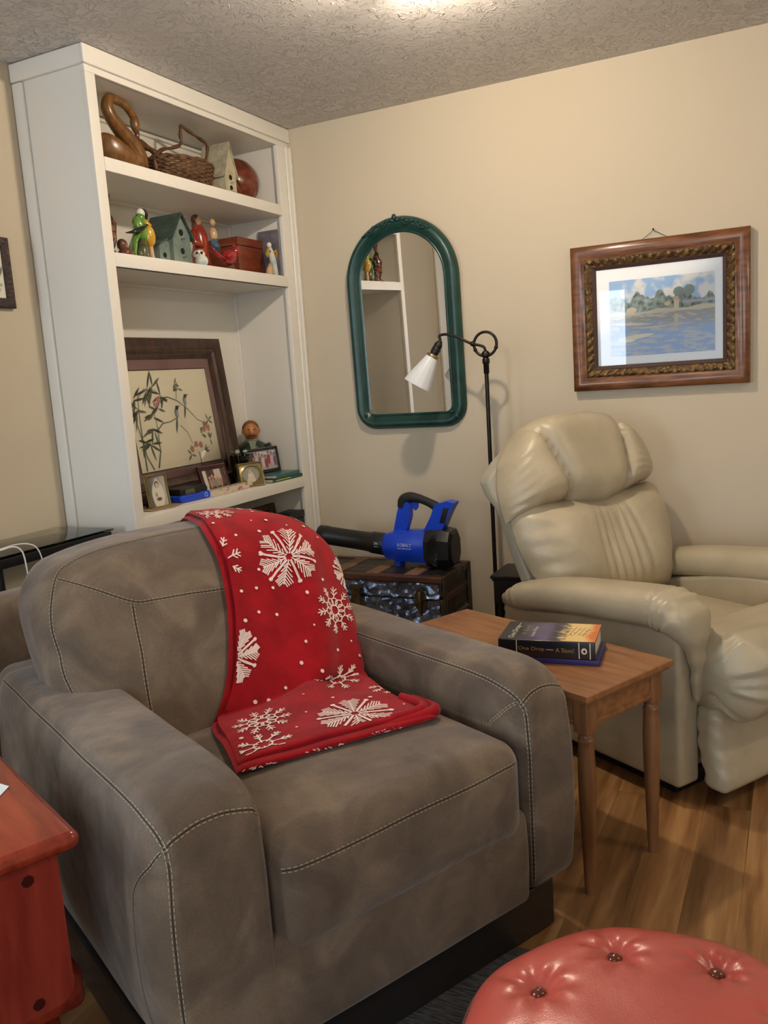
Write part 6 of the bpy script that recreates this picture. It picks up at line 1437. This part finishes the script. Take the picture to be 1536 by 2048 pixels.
mb = MB(); mb.ell((0.002,0,0.238), (0.040,0.040,0.040), 20, 12, fn=lambda p: (min(p.x, 0.030-max(0,(0.252-p.z))*1.8), p.y, max(p.z, 0.212))); mb.build('hair', M_ging, hd, 180)
mb = MB(); mb.tube([(0.046,-0.017,0.206),(0.052,-0.006,0.212),(0.052,0.006,0.212),(0.046,0.017,0.206)], [0.003,0.0055,0.0055,0.003], 10); mb.build('moustache', M_ging, hd, 180)
for s_ in (-1, 1):
    mb = MB(); mb.ell((0.046,s_*0.014,0.236), (0.003,0.0045,0.003), 8, 5); mb.build('eye', G_blk, hd, 180)
    mb = MB(); mb.ell((0.008,s_*0.039,0.226), (0.007,0.005,0.011), 10, 6); mb.build('ear', M_face, hd, 180)
mb = MB(); mb.tube([(0.046,-0.008,0.1955),(0.049,0.0,0.194),(0.046,0.008,0.1955)], 0.0014, 6); mb.build('mouth', G_redb, hd, 180)
mb = MB(); mb.lathe([(0.0,0.17),(0.034,0.172),(0.030,0.190),(0.02,0.196),(0,0.196)], 20, fn=lambda p: (p.x*0.9+0.006, p.y, p.z)); mb.build('collar', MATS['grey_green_shirt'], t, 180)
# envelope
o = MB(); o.prism([(-0.27,-1.10),(-0.052,-1.105),(-0.030,-1.0),(-0.055,-0.915),(-0.27,-0.92)], 0.002, 0, P=lambda x, y, z: (x, y, S3+0.0012+z)); 
# butterfly clip standing on the shelf behind mahogany frame
t = thing('butterfly_ornament', 'small red and cream butterfly on a stick above the mahogany photo frame', 'ornament', (-0.145, -0.665, S3+0.001))
mb = MB(); mb.cyl((0,0,0),(0.0,0,0.165),0.0016,0.0016,8); mb.lathe([(0,0),(0.018,0),(0.016,0.005),(0,0.006)], 16); mb.build('stick', G_brn, t)
for s_, r_ in ((-1, 0.6), (1, 1.0)): mb = MB(); mb.prism([(0,0.150),(s_*0.012,0.158),(s_*0.026,0.182*1.0),(s_*0.014,0.184),(0,0.172)], 0.0015, 0, P=lambda a, b_, c: (c+abs(a)*0.4, a, b_)); mb.build('wing', G_redb if s_ < 0 else G_wh, t)
# lower shelf
t = thing('framed_picture', 'small gilt frame on the low shelf just above the red blanket', 'picture', (-0.15, -0.24, S4+0.001), 0)
rect_rings(0, -0.14, 0.135, 0, 0.218, [(0,-0.01),(0,0.008),(0.006,0.014),(0.022,0.012),(0.034,0.004),(0.036,0)], Matrix.Rotation(-R(9),4,'Y'), 'frame', mat('dim_gilt', srgb(92,66,30), 0.4, metal=0.4, col2=srgb(60,40,20), nscale=40), t)
mb = MB().at(Matrix.Rotation(-R(9),4,'Y')); mb.box(-0.008, 0.001, -0.135, 0.13, 0.005, 0.213); mb.build('picture_panel', mat('dim_red_picture', srgb(70,30,24), 0.6, col2=srgb(104,74,50), nscale=14), t)
t = thing('black_box', 'black box at the right end of the low shelf above the red blanket', 'box', (-0.055, -0.165, S4+0.001))
mb = MB(); mb.box(-0.04, 0.045, -0.065, 0.062, 0, 0.150, r=0.003); mb.build('box_body', M_blk, t)
mb = MB(); mb.box(-0.042, 0.047, -0.067, 0.064, 0.152, 0.182, r=0.003); mb.build('lid', M_blk, t)
o = o.build('envelope', mat('kraft_paper', srgb(150,128,100), 0.7), None, None); tag(o, 'flat kraft envelope lying under the gold edged portrait frame', 'envelope')
